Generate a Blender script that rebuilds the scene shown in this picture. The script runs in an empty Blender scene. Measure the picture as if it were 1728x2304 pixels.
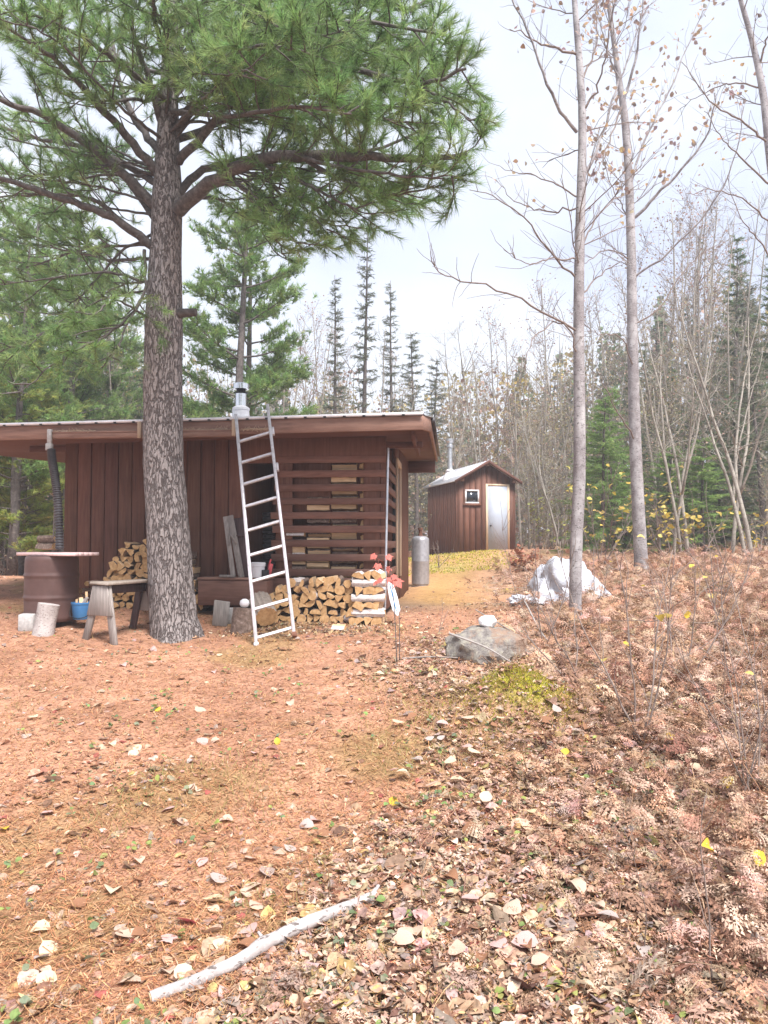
import bpy, math, random
import numpy as np
from mathutils import Vector, Matrix, noise as mnoise

R = math.radians
rng = np.random.default_rng(11)
random.seed(11)
scene = bpy.context.scene
COL = scene.collection

# ------------------------------------------------------------------ camera
F = 1731.0
PITCH = math.atan(71 / F)
CAMZ = 1.6
cam_d = bpy.data.cameras.new('camera')
cam = bpy.data.objects.new('camera', cam_d)
COL.objects.link(cam)
cam_d.sensor_fit = 'VERTICAL'
cam_d.sensor_height = 36.0
cam_d.lens = 36.0 * F / 2304.0
cam_d.clip_start = 0.05
cam_d.clip_end = 2000
cam.location = (0, 0, CAMZ)
cam.rotation_euler = (R(90) + PITCH, 0, 0)
scene.camera = cam
CP, SP = math.cos(PITCH), math.sin(PITCH)


def at(px, py, Y):
    """the point at distance Y seen in the photo's pixel (1728 x 2304)"""
    dx, dz = (px - 864) / F, (1152 - py) / F
    y, z = CP - dz * SP, SP + dz * CP
    k = Y / y
    return np.array([dx * k, Y, CAMZ + z * k])


D = 1.04159


def pd(x, y, Y):
    return at(x * D, y * D, Y)


# ------------------------------------------------------------------ noise
def _hash(ix, iy, s):
    h = (ix.astype(np.int64) * 374761393 + iy.astype(np.int64) * 668265263 + s * 974634777) & 0x7fffffff
    h = ((h ^ (h >> 13)) * 1274126177) & 0x7fffffff
    h = (h ^ (h >> 16)) & 0xffff
    return h / 65535.0


def vnoise(x, y, s=0):
    x = np.asarray(x, float); y = np.asarray(y, float)
    ix, iy = np.floor(x), np.floor(y)
    fx, fy = x - ix, y - iy
    fx = fx * fx * (3 - 2 * fx); fy = fy * fy * (3 - 2 * fy)
    a, b = _hash(ix, iy, s), _hash(ix + 1, iy, s)
    c, d = _hash(ix, iy + 1, s), _hash(ix + 1, iy + 1, s)
    return (a * (1 - fx) + b * fx) * (1 - fy) + (c * (1 - fx) + d * fx) * fy - 0.5


def fbm(x, y, s=0, o=4):
    t, a = 0, 1.0
    for i in range(o):
        t = t + a * vnoise(np.asarray(x) * 2 ** i, np.asarray(y) * 2 ** i, s + i)
        a *= .5
    return t


def sst(a, b, x):
    t = np.clip((x - a) / (b - a), 0, 1)
    return t * t * (3 - 2 * t)


# ------------------------------------------------------------------ terrain
CTRL = []
for px, py, Y in [(390, 1432, 8.6), (110, 1400, 9.0), (90, 1430, 8.5), (600, 1453, 8.1), (620, 1398, 9.3),
                  (860, 1392, 9.5), (945, 1318, 16.5), (1090, 1238, 24), (963, 1254, 27), (990, 1268, 21),
                  (1295, 1392, 9.6), (1270, 1345, 12), (1443, 1285, 14.2), (1700, 1290, 12), (1560, 1258, 18), (1700, 1238, 25),
                  (1300, 1236, 25), (20, 1300, 15), (-300, 1300, 15), (1100, 1480, 6.9), (250, 1300, 20), (600, 1290, 20)]:
    p = at(px, py, Y)
    CTRL.append(tuple(p))
CTRL += [(0, 1, -.02), (-2, 1.5, -.03), (2, 1.5, .03), (0, 2.6, .02), (-1.4, 3, .03), (1.4, 3, .10), (0, 5, .24),
         (-2, 5, .22), (2, 5, .32), (4, 6, .6), (-5, 6, .35), (7, 9, 1.0), (-8, 10, .75), (0, 40, 1.5), (25, 40, 1.7), (-25, 40, 1.2),
         (-14, 20, .9), (14, 20, 1.5), (0, 70, 1.6), (40, 90, 1.8), (-40, 90, 1.4), (10, 3, .6), (-10, 2, 0)]
CT = np.array(CTRL)


def _tps(r2):
    return np.where(r2 > 1e-9, r2 * np.log(np.maximum(r2, 1e-9)) * .5, 0)


_n = len(CT)
_K = _tps(((CT[:, None, :2] - CT[None, :, :2]) ** 2).sum(-1)) + np.eye(_n) * .6
_P = np.hstack([np.ones((_n, 1)), CT[:, :2]])
_A = np.block([[_K, _P], [_P.T, np.zeros((3, 3))]])
_W = np.linalg.solve(_A, np.concatenate([CT[:, 2], [0, 0, 0]]))


def H0(x, y):
    x = np.asarray(x, float); y = np.asarray(y, float)
    sh = np.broadcast(x, y).shape
    xx = np.clip(np.broadcast_to(x, sh).ravel(), -45, 45); yy = np.clip(np.broadcast_to(y, sh).ravel(), 0, 95)
    r2 = (xx[:, None] - CT[None, :, 0]) ** 2 + (yy[:, None] - CT[None, :, 1]) ** 2
    z = _tps(r2) @ _W[:_n] + _W[_n] + _W[_n + 1] * xx + _W[_n + 2] * yy
    return z.reshape(sh)


def litter(x, y):
    """0 on the needle carpet, 1 where bracken and leaves cover the ground"""
    x = np.asarray(x, float); y = np.asarray(y, float)
    b = np.interp(y, [0, 2.4, 3.2, 4, 5, 7, 8.2, 9.5, 11, 13, 16, 22, 26], [-.9, -.7, -.25, .1, .1, .15, .45, 1.2, 1.55, 1.6, 1.7, 3.4, 5.5])
    return sst(-.55, .75, x - b + 1.1 * fbm(x * 1.3, y * 1.3, 5, 3) + .5 * fbm(x * 5, y * 5, 15, 2))


def H(x, y):
    x = np.asarray(x, float); y = np.asarray(y, float)
    near = 1 - sst(14, 30, y)
    z = H0(x, y) + near * (.07 * fbm(x * .9, y * .9, 1, 3) + .022 * fbm(x * 5, y * 5, 9, 3))
    # moss mound
    z = z + .27 * np.exp(-(((x - 1.0) / .32) ** 2 + ((y - 5.78) / .34) ** 2))
    return z


def hz(x, y):
    return float(H(np.array([x]), np.array([y]))[0])


def ghit(px, py):
    """where the line of sight through a pixel meets the ground"""
    Ys = np.concatenate([np.arange(1.5, 12, .02), np.arange(12, 60, .1)])
    P = np.array([at(px, py, Y) for Y in Ys])
    g = H(P[:, 0], P[:, 1])
    i = np.argmax(P[:, 2] <= g)
    if P[i, 2] > g[i]:
        i = len(Ys) - 1
    return np.array([P[i, 0], P[i, 1], g[i]])


# ------------------------------------------------------------------ mesh building
class MB:
    def __init__(s):
        s.v, s.f, s.m, s.c, s.n = [], [], [], [], 0

    def add(s, v, faces, mi=0, col=None):
        v = np.asarray(v, float).reshape(-1, 3)
        s.v.append(v)
        byk = {}
        if isinstance(faces, np.ndarray):
            byk[faces.shape[1]] = faces
        else:
            for f in faces:
                byk.setdefault(len(f), []).append(f)
        for k, fs in byk.items():
            fs = np.asarray(fs, np.int64) + s.n
            s.f.append(fs)
            s.m.append(np.full(len(fs), mi, np.int32))
        if col is None:
            col = (1, 1, 1)
        c = np.asarray(col, float)
        if c.ndim == 1:
            c = np.tile(c, (len(v), 1))
        s.c.append(c)
        s.n += len(v)
        return s

    def box(s, c, size, rot=None, mi=0, col=None, jit=0):
        x, y, z = [q / 2 for q in size]
        v = np.array([[a, b, d] for d in (-z, z) for b in (-y, y) for a in (-x, x)])
        if jit:
            v = v + rng.normal(0, jit, v.shape)
        if rot is not None:
            v = v @ np.asarray(rot).T
        return s.add(v + np.asarray(c), [(0, 2, 3, 1), (4, 5, 7, 6), (0, 1, 5, 4), (2, 6, 7, 3), (0, 4, 6, 2), (1, 3, 7, 5)], mi, col)

    def hexa(s, v8, mi=0):
        """box from eight corners ordered like box()"""
        return s.add(v8, [(0, 2, 3, 1), (4, 5, 7, 6), (0, 1, 5, 4), (2, 6, 7, 3), (0, 4, 6, 2), (1, 3, 7, 5)], mi)

    def tube(s, path, rad, n=6, mi=0, col=None, caps=True, ripple=None):
        P = np.asarray(path, float)
        m = len(P)
        r = np.broadcast_to(np.asarray(rad, float), (m,))
        T = np.gradient(P, axis=0)
        T /= np.linalg.norm(T, axis=1)[:, None] + 1e-12
        mt = T.mean(0)
        ref = np.array([1., 0, 0]) if abs(mt[0]) < .6 else np.array([0, 1., 0])
        A = np.cross(T, ref); A /= np.linalg.norm(A, axis=1)[:, None] + 1e-12
        B = np.cross(T, A)
        th = np.arange(n) * 2 * math.pi / n
        ring = A[:, None, :] * np.cos(th)[None, :, None] + B[:, None, :] * np.sin(th)[None, :, None]
        rr = r[:, None] * np.ones(n)[None, :]
        if ripple is not None:
            rr = rr * ripple
        v = (P[:, None, :] + ring * rr[:, :, None]).reshape(-1, 3)
        i = np.arange(m - 1)[:, None] * n; j = np.arange(n)[None, :]; j2 = (j + 1) % n
        q = np.stack([i + j, i + j2, i + n + j2, i + n + j], -1).reshape(-1, 4)
        base = s.n
        s.add(v, q, mi, col)
        if caps and n > 2:
            s.f.append(np.array([list(range(base + n - 1, base - 1, -1))])); s.m.append(np.array([mi], np.int32))
            e = base + (m - 1) * n
            s.f.append(np.array([list(range(e, e + n))])); s.m.append(np.array([mi], np.int32))
        return s

    def lathe(s, c, prof, n=24, mi=0, ax=None, col=None):
        """rings (radius, height) about an axis from c; closed with caps"""
        prof = list(prof)
        P = np.array([[0, 0, h] for r_, h in prof], float)
        th = np.arange(n) * 2 * math.pi / n
        v = np.array([[r_ * math.cos(t), r_ * math.sin(t), h] for r_, h in prof for t in th])
        if ax is not None:
            v = v @ rot_to(ax).T
        v = v + np.asarray(c)
        m = len(prof)
        i = np.arange(m - 1)[:, None] * n; j = np.arange(n)[None, :]; j2 = (j + 1) % n
        q = np.stack([i + j, i + j2, i + n + j2, i + n + j], -1).reshape(-1, 4)
        base = s.n
        s.add(v, q, mi, col)
        s.f.append(np.array([list(range(base + n - 1, base - 1, -1))])); s.m.append(np.array([mi], np.int32))
        e = base + (m - 1) * n
        s.f.append(np.array([list(range(e, e + n))])); s.m.append(np.array([mi], np.int32))
        return s

    def scatter(s, tv, tf, M, T, col=None, mi=0):
        """copies of a triangle template: M (N,3,3) columns are axes, T (N,3)"""
        N, k = len(T), len(tv)
        v = np.einsum('nij,kj->nki', M, tv) + T[:, None, :]
        f = (tf[None] + (np.arange(N) * k)[:, None, None]).reshape(-1, tf.shape[1])
        c = None
        if col is not None:
            c = np.repeat(col, k, axis=0)
        return s.add(v.reshape(-1, 3), f, mi, c)

    def mesh(s, name, mats, origin=(0, 0, 0), smooth=None):
        me = bpy.data.meshes.new(name)
        if s.n == 0:
            return me
        v = np.concatenate(s.v) - np.asarray(origin, float)
        me.vertices.add(len(v)); me.vertices.foreach_set('co', v.ravel())
        loops = np.concatenate([f.ravel() for f in s.f])
        tot = np.concatenate([np.full(len(f), f.shape[1]) for f in s.f])
        me.loops.add(len(loops)); me.loops.foreach_set('vertex_index', loops.astype(np.int32))
        st = np.concatenate([[0], np.cumsum(tot)[:-1]])
        me.polygons.add(len(tot))
        me.polygons.foreach_set('loop_start', st.astype(np.int32))
        me.polygons.foreach_set('loop_total', tot.astype(np.int32))
        if not isinstance(mats, (list, tuple)):
            mats = [mats]
        for m in mats:
            me.materials.append(m)
        me.polygons.foreach_set('material_index', np.concatenate(s.m))
        me.update(calc_edges=True)
        a = me.attributes.new('Col', 'FLOAT_COLOR', 'POINT')
        c = np.concatenate(s.c)
        a.data.foreach_set('color', np.hstack([c, np.ones((len(c), 1))]).ravel())
        if smooth is not None:
            me.polygons.foreach_set('use_smooth', np.ones(len(tot), bool))
            if smooth < 170:
                me.set_sharp_from_angle(angle=R(smooth))
        return me


def rot_to(ax):
    """rotation taking +Z to ax"""
    ax = np.asarray(ax, float); ax = ax / np.linalg.norm(ax)
    q = Vector((0, 0, 1)).rotation_difference(Vector(ax))
    return np.array(q.to_matrix())


def euler(x, y, z):
    from mathutils import Euler
    return np.array(Euler((x, y, z)).to_matrix())


def wloc(o):
    p = np.zeros(3)
    while o is not None:
        p += np.array(o.location)
        o = o.parent
    return p


def tag(o, label, cat, group=None, kind=None):
    if label: o['label'] = label
    if cat: o['category'] = cat
    if group: o['group'] = group
    if kind: o['kind'] = kind
    return o


def thing(name, label, cat, loc, group=None):
    o = bpy.data.objects.new(name, None)
    o.empty_display_size = .1
    COL.objects.link(o); o.location = loc
    return tag(o, label, cat, group)


def part(name, mb, mats, parent, smooth=None, bevel=0, label=None):
    me = mb.mesh(name, mats, wloc(parent), smooth)
    o = bpy.data.objects.new(name, me)
    COL.objects.link(o); o.parent = parent
    if bevel:
        b = o.modifiers.new('bevel', 'BEVEL'); b.width = bevel; b.segments = 1; b.limit_method = 'ANGLE'
    if label: o['label'] = label
    return o


def solo(name, mb, mats, origin, label, cat, group=None, smooth=None, bevel=0):
    me = mb.mesh(name, mats, origin, smooth)
    o = bpy.data.objects.new(name, me)
    COL.objects.link(o); o.location = origin
    if bevel:
        b = o.modifiers.new('bevel', 'BEVEL'); b.width = bevel; b.segments = 1; b.limit_method = 'ANGLE'
    return tag(o, label, cat, group)


def struct(name, mb, mats, kind='structure', smooth=None):
    me = mb.mesh(name, mats, (0, 0, 0), smooth)
    o = bpy.data.objects.new(name, me)
    COL.objects.link(o); o['kind'] = kind
    return o


def dup(root, loc, rotz=0, scale=1, label=None, group=None, rot=None):
    r = root.copy(); COL.objects.link(r)
    r.location = loc; r.rotation_euler = rot if rot is not None else (0, 0, rotz)
    r.scale = (scale,) * 3 if np.isscalar(scale) else scale
    if label: r['label'] = label
    if group: r['group'] = group
    for ch in list(root.children):
        c = ch.copy(); COL.objects.link(c); c.parent = r
        for g in ch.children:
            d = g.copy(); COL.objects.link(d); d.parent = c
    return r


def catmull(pts, n):
    P = np.asarray(pts, float)
    if len(P) == 2:
        return P[0] + (P[1] - P[0]) * np.linspace(0, 1, n)[:, None]
    P = np.vstack([2 * P[0] - P[1], P, 2 * P[-1] - P[-2]])
    m = len(P) - 3
    out = []
    for t in np.linspace(0, m - 1e-6, n):
        i = int(t); u = t - i
        a, b, c, d = P[i:i + 4]
        out.append(.5 * (2 * b + (c - a) * u + (2 * a - 5 * b + 4 * c - d) * u * u + (3 * b - a - 3 * c + d) * u ** 3))
    return np.array(out)


def unit(v):
    v = np.asarray(v, float)
    return v / (np.linalg.norm(v, axis=-1, keepdims=True) + 1e-12)


# ------------------------------------------------------------------ materials
class NT:
    def __init__(s, name):
        s.mat = bpy.data.materials.new(name); s.mat.use_nodes = True
        s.t = s.mat.node_tree; s.t.nodes.clear()
        s.out = s.n('ShaderNodeOutputMaterial')
        s.p = s.n('ShaderNodeBsdfPrincipled')
        s.l(s.p.outputs[0], s.out.inputs['Surface'])

    def n(s, typ, **kw):
        nd = s.t.nodes.new(typ)
        for k, v in kw.items():
            setattr(nd, k, v)
        return nd

    def l(s, a, b):
        s.t.links.new(a, b)

    def coord(s, scale=(1, 1, 1), rnd=False):
        tc = s.n('ShaderNodeTexCoord'); mp = s.n('ShaderNodeMapping')
        mp.inputs['Scale'].default_value = scale
        s.l(tc.outputs['Object'], mp.inputs['Vector'])
        if rnd:
            oi = s.n('ShaderNodeObjectInfo'); mu = s.n('ShaderNodeMath', operation='MULTIPLY'); mu.inputs[1].default_value = 37
            s.l(oi.outputs['Random'], mu.inputs[0]); s.l(mu.outputs[0], mp.inputs['Location'])
        return mp.outputs[0]

    def noise(s, vec, scale, detail=5, rough=.6):
        t = s.n('ShaderNodeTexNoise'); t.inputs['Scale'].default_value = scale
        t.inputs['Detail'].default_value = detail; t.inputs['Roughness'].default_value = rough
        s.l(vec, t.inputs['Vector'])
        return t.outputs['Fac']

    def ramp(s, fac, stops):
        r = s.n('ShaderNodeValToRGB')
        e = r.color_ramp.elements
        while len(e) > 1: e.remove(e[0])
        for i, (p, c) in enumerate(stops):
            x = e[0] if i == 0 else e.new(p)
            x.position = p; x.color = (*c, 1)
        s.l(fac, r.inputs[0])
        return r.outputs[0]

    def mix(s, fac, a, b, mode='MIX'):
        m = s.n('ShaderNodeMix', data_type='RGBA', blend_type=mode)
        if isinstance(fac, (int, float)): m.inputs[0].default_value = fac
        else: s.l(fac, m.inputs[0])
        for v, i in ((a, 6), (b, 7)):
            if isinstance(v, tuple): m.inputs[i].default_value = (*v, 1)
            else: s.l(v, m.inputs[i])
        return m.outputs[2]

    def bump(s, h, strength=.4, dist=.01):
        b = s.n('ShaderNodeBump'); b.inputs['Strength'].default_value = strength; b.inputs['Distance'].default_value = dist
        s.l(h, b.inputs['Height']); s.l(b.outputs[0], s.p.inputs['Normal'])

    def done(s, color, rough=.8, metal=0, spec=.3):
        if isinstance(color, tuple): s.p.inputs['Base Color'].default_value = (*color, 1)
        else: s.l(color, s.p.inputs['Base Color'])
        if isinstance(rough, (int, float)): s.p.inputs['Roughness'].default_value = rough
        else: s.l(rough, s.p.inputs['Roughness'])
        s.p.inputs['Metallic'].default_value = metal
        s.p.inputs['Specular IOR Level'].default_value = spec
        return s.mat


def m_wood(name, c1, c2, axis='z', sc=9, rough=.75, knots=True, rnd=True, var=.25):
    m = NT(name)
    st = {'x': (.06, 1, 1), 'y': (1, .06, 1), 'z': (1, 1, .06)}[axis]
    v = m.coord(st, rnd)
    g = m.noise(v, sc * 6, 6, .65)
    v2 = m.coord((1, 1, 1), rnd)
    b = m.noise(v2, 2.2, 4, .6)
    col = m.ramp(g, [(.25, tuple(q * .55 for q in c1)), (.5, c1), (.75, c2)])
    col = m.mix(m.ramp(b, [(.35, (0, 0, 0)), (.7, (1, 1, 1))]), col, m.mix(.5, col, c2))
    oi = m.n('ShaderNodeObjectInfo')
    rv = m.ramp(oi.outputs['Random'], [(0, (1 - var,) * 3), (1, (1 + var * .6,) * 3)])
    col = m.mix(1, col, rv, 'MULTIPLY')
    at_ = m.n('ShaderNodeAttribute', attribute_name='Col')
    col = m.mix(1, col, at_.outputs['Color'], 'MULTIPLY')
    m.bump(g, .35, .004)
    return m.done(col, rough)


def m_noise(name, stops, scale, rough=.8, metal=0, bump=.3, bdist=.01, stretch=(1, 1, 1), detail=6, spec=.3, rnd=False):
    m = NT(name)
    g = m.noise(m.coord(stretch, rnd), scale, detail, .62)
    m.bump(g, bump, bdist)
    return m.done(m.ramp(g, stops), rough, metal, spec)


def m_leaf(name, trans=.35, rough=.6, nscale=40, bright=1.0, var=.35):
    """colour from each leaf's own vertex colour, thin and translucent"""
    m = NT(name)
    a = m.n('ShaderNodeAttribute', attribute_name='Col')
    g = m.noise(m.coord(), nscale, 3, .6)
    col = m.mix(1, a.outputs['Color'], m.ramp(g, [(.3, ((1 - var) * bright,) * 3), (.7, ((1 + var * .5) * bright,) * 3)]), 'MULTIPLY')
    m.done(col, rough, 0, .25)
    tr = m.n('ShaderNodeBsdfTranslucent'); m.l(col, tr.inputs[0])
    mx = m.n('ShaderNodeMixShader'); mx.inputs[0].default_value = trans
    m.l(m.p.outputs[0], mx.inputs[1]); m.l(tr.outputs[0], mx.inputs[2]); m.l(mx.outputs[0], m.out.inputs['Surface'])
    return m.mat


def m_bark(name, crack, plate, light, scale, zs=.3, bump=.9, bdist=.03, lich=.35):
    m = NT(name)
    v = m.coord((1, 1, zs))
    nz = m.n('ShaderNodeTexNoise'); nz.inputs['Scale'].default_value = scale * .8; nz.inputs['Detail'].default_value = 4
    m.l(v, nz.inputs['Vector'])
    vv = m.n('ShaderNodeMix', data_type='VECTOR'); vv.inputs[0].default_value = .12
    m.l(v, vv.inputs[4]); m.l(nz.outputs['Color'], vv.inputs[5])
    vo = m.n('ShaderNodeTexVoronoi', feature='DISTANCE_TO_EDGE'); vo.inputs['Scale'].default_value = scale
    m.l(vv.outputs[1], vo.inputs['Vector'])
    g = m.noise(m.coord((1, 1, .5)), scale * 4, 6, .7)
    edge = m.ramp(vo.outputs['Distance'], [(.015, (0, 0, 0)), (.13, (1, 1, 1))])
    col = m.mix(edge, crack, m.ramp(g, [(.3, tuple(q * .7 for q in plate)), (.62, plate), (.8, light)]))
    lz = m.noise(m.coord(), scale * .9, 5, .7)
    col = m.mix(m.ramp(lz, [(.56, (0, 0, 0)), (.66, (lich,) * 3)]), col, light)
    h = m.n('ShaderNodeMath', operation='MULTIPLY_ADD'); h.inputs[1].default_value = .35
    m.l(g, h.inputs[0]); m.l(edge, h.inputs[2])
    m.bump(h.outputs[0], bump, bdist)
    return m.done(col, .9, 0, .15)


def m_smoothbark(name, base, dark, light, scale=7):
    """poplar and birch: pale with dark flecks and scars"""
    m = NT(name)
    v = m.coord((1, 1, 2.6))
    g = m.noise(v, scale * 2.4, 6, .7)
    l = m.noise(m.coord((1, 1, .7)), scale * .55, 5, .65)
    col = m.mix(m.ramp(l, [(.42, (0, 0, 0)), (.62, (1, 1, 1))]), base, light)
    col = m.mix(m.ramp(g, [(.555, (0, 0, 0)), (.63, (.9, .9, .9))]), col, dark)
    sp = m.noise(m.coord((1, 1, 1)), scale * 9, 2, .5)
    col = m.mix(m.ramp(sp, [(.60, (0, 0, 0)), (.66, (.85, .85, .85))]), col, light)
    m.bump(g, .4, .01)
    return m.done(col, .85, 0, .2)


M = {}
M['siding'] = m_wood('stained_siding', (.135, .056, .035), (.205, .093, .060), 'z', 6, .7, var=.12)
M['slat'] = m_wood('stained_slat', (.175, .083, .058), (.245, .125, .092), 'x', 6, .7)
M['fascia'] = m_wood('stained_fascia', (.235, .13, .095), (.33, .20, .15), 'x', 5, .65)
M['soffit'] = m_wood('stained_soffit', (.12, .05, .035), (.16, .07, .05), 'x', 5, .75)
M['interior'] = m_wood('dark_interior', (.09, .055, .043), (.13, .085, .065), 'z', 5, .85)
M['greyboard'] = m_wood('weathered_board', (.25, .22, .20), (.40, .36, .33), 'z', 8, .85)
M['greyboard_x'] = m_wood('weathered_plank', (.26, .21, .17), (.40, .34, .29), 'x', 8, .85)
M['darkboard'] = m_wood('dark_board', (.07, .045, .045), (.12, .08, .08), 'z', 8, .8)
M['palewood'] = m_wood('pale_trim', (.52, .38, .26), (.66, .52, .38), 'z', 6, .6)
M['pinkplank'] = m_wood('pink_plank', (.60, .42, .40), (.72, .56, .54), 'x', 5, .6)
M['endgrain'] = m_noise('end_grain', [(.3, (.36, .20, .085)), (.55, (.55, .34, .16)), (.75, (.66, .46, .26))], 22, .8, bump=.3, bdist=.004, rnd=True)
M['splitwood'] = m_wood('split_wood', (.60, .40, .22), (.76, .56, .36), 'y', 9, .8)
M['logbark'] = m_noise('log_bark', [(.3, (.09, .06, .045)), (.55, (.20, .14, .11)), (.75, (.36, .29, .25))], 26, .9, bump=.6, bdist=.01, rnd=True)
M['birchbark'] = m_smoothbark('birch_bark', (.55, .49, .46), (.13, .10, .09), (.70, .65, .62), 12)
M['branchbark'] = m_smoothbark('branch_bark', (.33, .295, .28), (.09, .07, .062), (.47, .435, .42), 8)
M['oldbirch'] = m_smoothbark('old_birch_bark', (.36, .32, .30), (.10, .08, .07), (.50, .46, .44), 14)
M['metalroof'] = m_noise('roof_metal', [(.3, (.42, .42, .44)), (.7, (.60, .60, .62))], 5, .42, .35, .05)
M['galv'] = m_noise('galvanised', [(.3, (.45, .46, .48)), (.7, (.68, .69, .71))], 14, .38, .85, .05, spec=.5)
M['steel'] = m_noise('stainless', [(.3, (.62, .62, .63)), (.7, (.80, .80, .80))], 3, .18, 1.0, .02, stretch=(6, 6, .3))
M['whitemetal'] = m_noise('white_metal', [(.3, (.62, .60, .62)), (.7, (.78, .76, .78))], 12, .45, .1, .05)
M['ladder'] = m_noise('aluminium', [(.3, (.42, .40, .41)), (.5, (.56, .53, .545)), (.7, (.64, .61, .62))], 18, .45, .35, .06)
M['drum'] = m_noise('brown_plastic', [(.3, (.085, .046, .039)), (.7, (.12, .066, .057))], 6, .5, 0, .08, spec=.35)
M['pipe'] = m_noise('black_pipe', [(.35, (.035, .033, .036)), (.62, (.09, .085, .09)), (.8, (.34, .32, .28))], 5, .45, 0, .1, stretch=(1, 1, .4))
M['black'] = m_noise('black_void', [(.3, (.012, .011, .012)), (.7, (.03, .028, .03))], 8, .6)
M['concrete'] = m_noise('concrete', [(.3, (.30, .28, .27)), (.7, (.46, .44, .42))], 30, .9, bump=.5)
M['blue'] = m_noise('blue_plastic', [(.3, (.045, .16, .36)), (.7, (.07, .22, .44))], 6, .4, 0, .05)
M['white'] = m_noise('white_plastic', [(.3, (.66, .66, .68)), (.7, (.80, .80, .82))], 8, .5, 0, .05)
M['doorgrey'] = m_noise('door_paint', [(.3, (.34, .37, .43)), (.7, (.39, .42, .48))], 4, .5, 0, .05)
M['tank'] = m_noise('tank_paint', [(.3, (.27, .26, .27)), (.55, (.36, .35, .36)), (.8, (.44, .43, .44))], 16, .42, .45, .1)
M['glass'] = m_noise('dark_glass', [(.3, (.012, .014, .02)), (.7, (.02, .025, .035))], 2, .06, 0, .0, spec=.6)
M['rust'] = m_noise('rusty_iron', [(.3, (.10, .04, .025)), (.7, (.22, .10, .06))], 20, .8)
M['red'] = m_noise('red_plastic', [(.3, (.45, .05, .06)), (.7, (.6, .12, .12))], 6, .45)
M['tarp'] = m_noise('silver_tarp', [(.3, (.36, .37, .41)), (.5, (.50, .51, .55)), (.75, (.58, .59, .62))], 7, .42, .15, .7, .05)
M['rock'] = m_noise('lichen_rock', [(.3, (.085, .070, .06)), (.48, (.17, .145, .125)), (.6, (.24, .215, .165)), (.72, (.38, .35, .30))], 14, .95, 0, 1.0, .04)
_r = NT('lichen_rock')
_g = _r.noise(_r.coord(), 13, 7, .7); _k = _r.noise(_r.coord((1, 1, .4)), 4.5, 5, .7)
_c = _r.ramp(_g, [(.3, (.12, .105, .095)), (.48, (.24, .215, .195)), (.6, (.31, .285, .23)), (.72, (.46, .43, .39))])
_c = _r.mix(_r.ramp(_k, [(.50, (0, 0, 0)), (.60, (.7, .7, .7))]), _c, (.29, .175, .115))
_r.bump(_g, 1.0, .04)
M['rock'] = _r.done(_c, .95, 0, .15)
M['whitestone'] = m_noise('white_stone', [(.3, (.68, .67, .66)), (.7, (.82, .81, .80))], 12, .85, 0, .4)
M['pinebark'] = m_bark('pine_bark', (.165, .135, .125), (.35, .31, .295), (.48, .45, .435), 27, .26, 1.0, .035, .6)
M['pinelimb'] = m_noise('pine_limb', [(.3, (.055, .046, .043)), (.55, (.11, .094, .087)), (.75, (.19, .168, .158))], 22, .9, 0, .6, .01)
M['darkbark'] = m_noise('dark_bark', [(.3, (.06, .05, .046)), (.55, (.12, .10, .092)), (.75, (.22, .19, .17))], 14, .9, 0, .5, .01)
M['poplar'] = m_smoothbark('poplar_bark', (.225, .20, .20), (.06, .05, .047), (.40, .38, .375), 9)
M['aspen'] = m_smoothbark('aspen_bark', (.22, .195, .165), (.09, .075, .06), (.36, .33, .28), 5)
M['twig'] = m_noise('twig_bark', [(.3, (.15, .115, .10)), (.7, (.27, .215, .185))], 30, .9)
M['needle'] = m_leaf('pine_needles', .5, .5, 30, 1.0)
M['leaf'] = m_leaf('leaf', .35, .6, 60, 1.0, .3)
M['dry'] = m_leaf('dry_litter', .2, .8, 45, 1.0, .45)
# ------------------------------------------------------------------ sky and light
SUN_EL, SUN_AZ = 58, 150          # azimuth clockwise from +Y (behind the camera, to the right)
w = bpy.data.worlds.new('World'); scene.world = w; w.use_nodes = True
nt = w.node_tree; nt.nodes.clear()
wo = nt.nodes.new('ShaderNodeOutputWorld'); bg = nt.nodes.new('ShaderNodeBackground')
sky = nt.nodes.new('ShaderNodeTexSky'); sky.sky_type = 'NISHITA'; sky.sun_disc = False
sky.sun_elevation = R(SUN_EL); sky.sun_rotation = R(SUN_AZ)
tc = nt.nodes.new('ShaderNodeTexCoord'); mp = nt.nodes.new('ShaderNodeMapping'); mp.inputs['Scale'].default_value = (1, 1, 1.8)
mp.inputs['Location'].default_value = (.35, .1, .2)
nz = nt.nodes.new('ShaderNodeTexNoise'); nz.inputs['Scale'].default_value = 1.6; nz.inputs['Detail'].default_value = 6; nz.inputs['Roughness'].default_value = .5
rp = nt.nodes.new('ShaderNodeValToRGB')
rp.color_ramp.elements[0].position = .36; rp.color_ramp.elements[0].color = (5.3, 5.95, 7.8, 1)
rp.color_ramp.elements[1].position = .62; rp.color_ramp.elements[1].color = (8.0, 8.4, 9.1, 1)
mx = nt.nodes.new('ShaderNodeMix'); mx.data_type = 'RGBA'; mx.inputs[0].default_value = .90
for a, b in ((tc.outputs['Generated'], mp.inputs['Vector']), (mp.outputs[0], nz.inputs['Vector']), (nz.outputs['Fac'], rp.inputs[0]),
             (sky.outputs[0], mx.inputs[6]), (rp.outputs[0], mx.inputs[7]), (mx.outputs[2], bg.inputs[0]), (bg.outputs[0], wo.inputs[0])):
    nt.links.new(a, b)
bg.inputs[1].default_value = .05
sd = bpy.data.lights.new('sun', 'SUN'); sd.energy = 3.3; sd.angle = R(20); sd.color = (1, .965, .95)
so = bpy.data.objects.new('sun', sd); COL.objects.link(so)
az, el = R(SUN_AZ), R(SUN_EL)
sdir = Vector((math.sin(az) * math.cos(el), math.cos(az) * math.cos(el), math.sin(el)))
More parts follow.
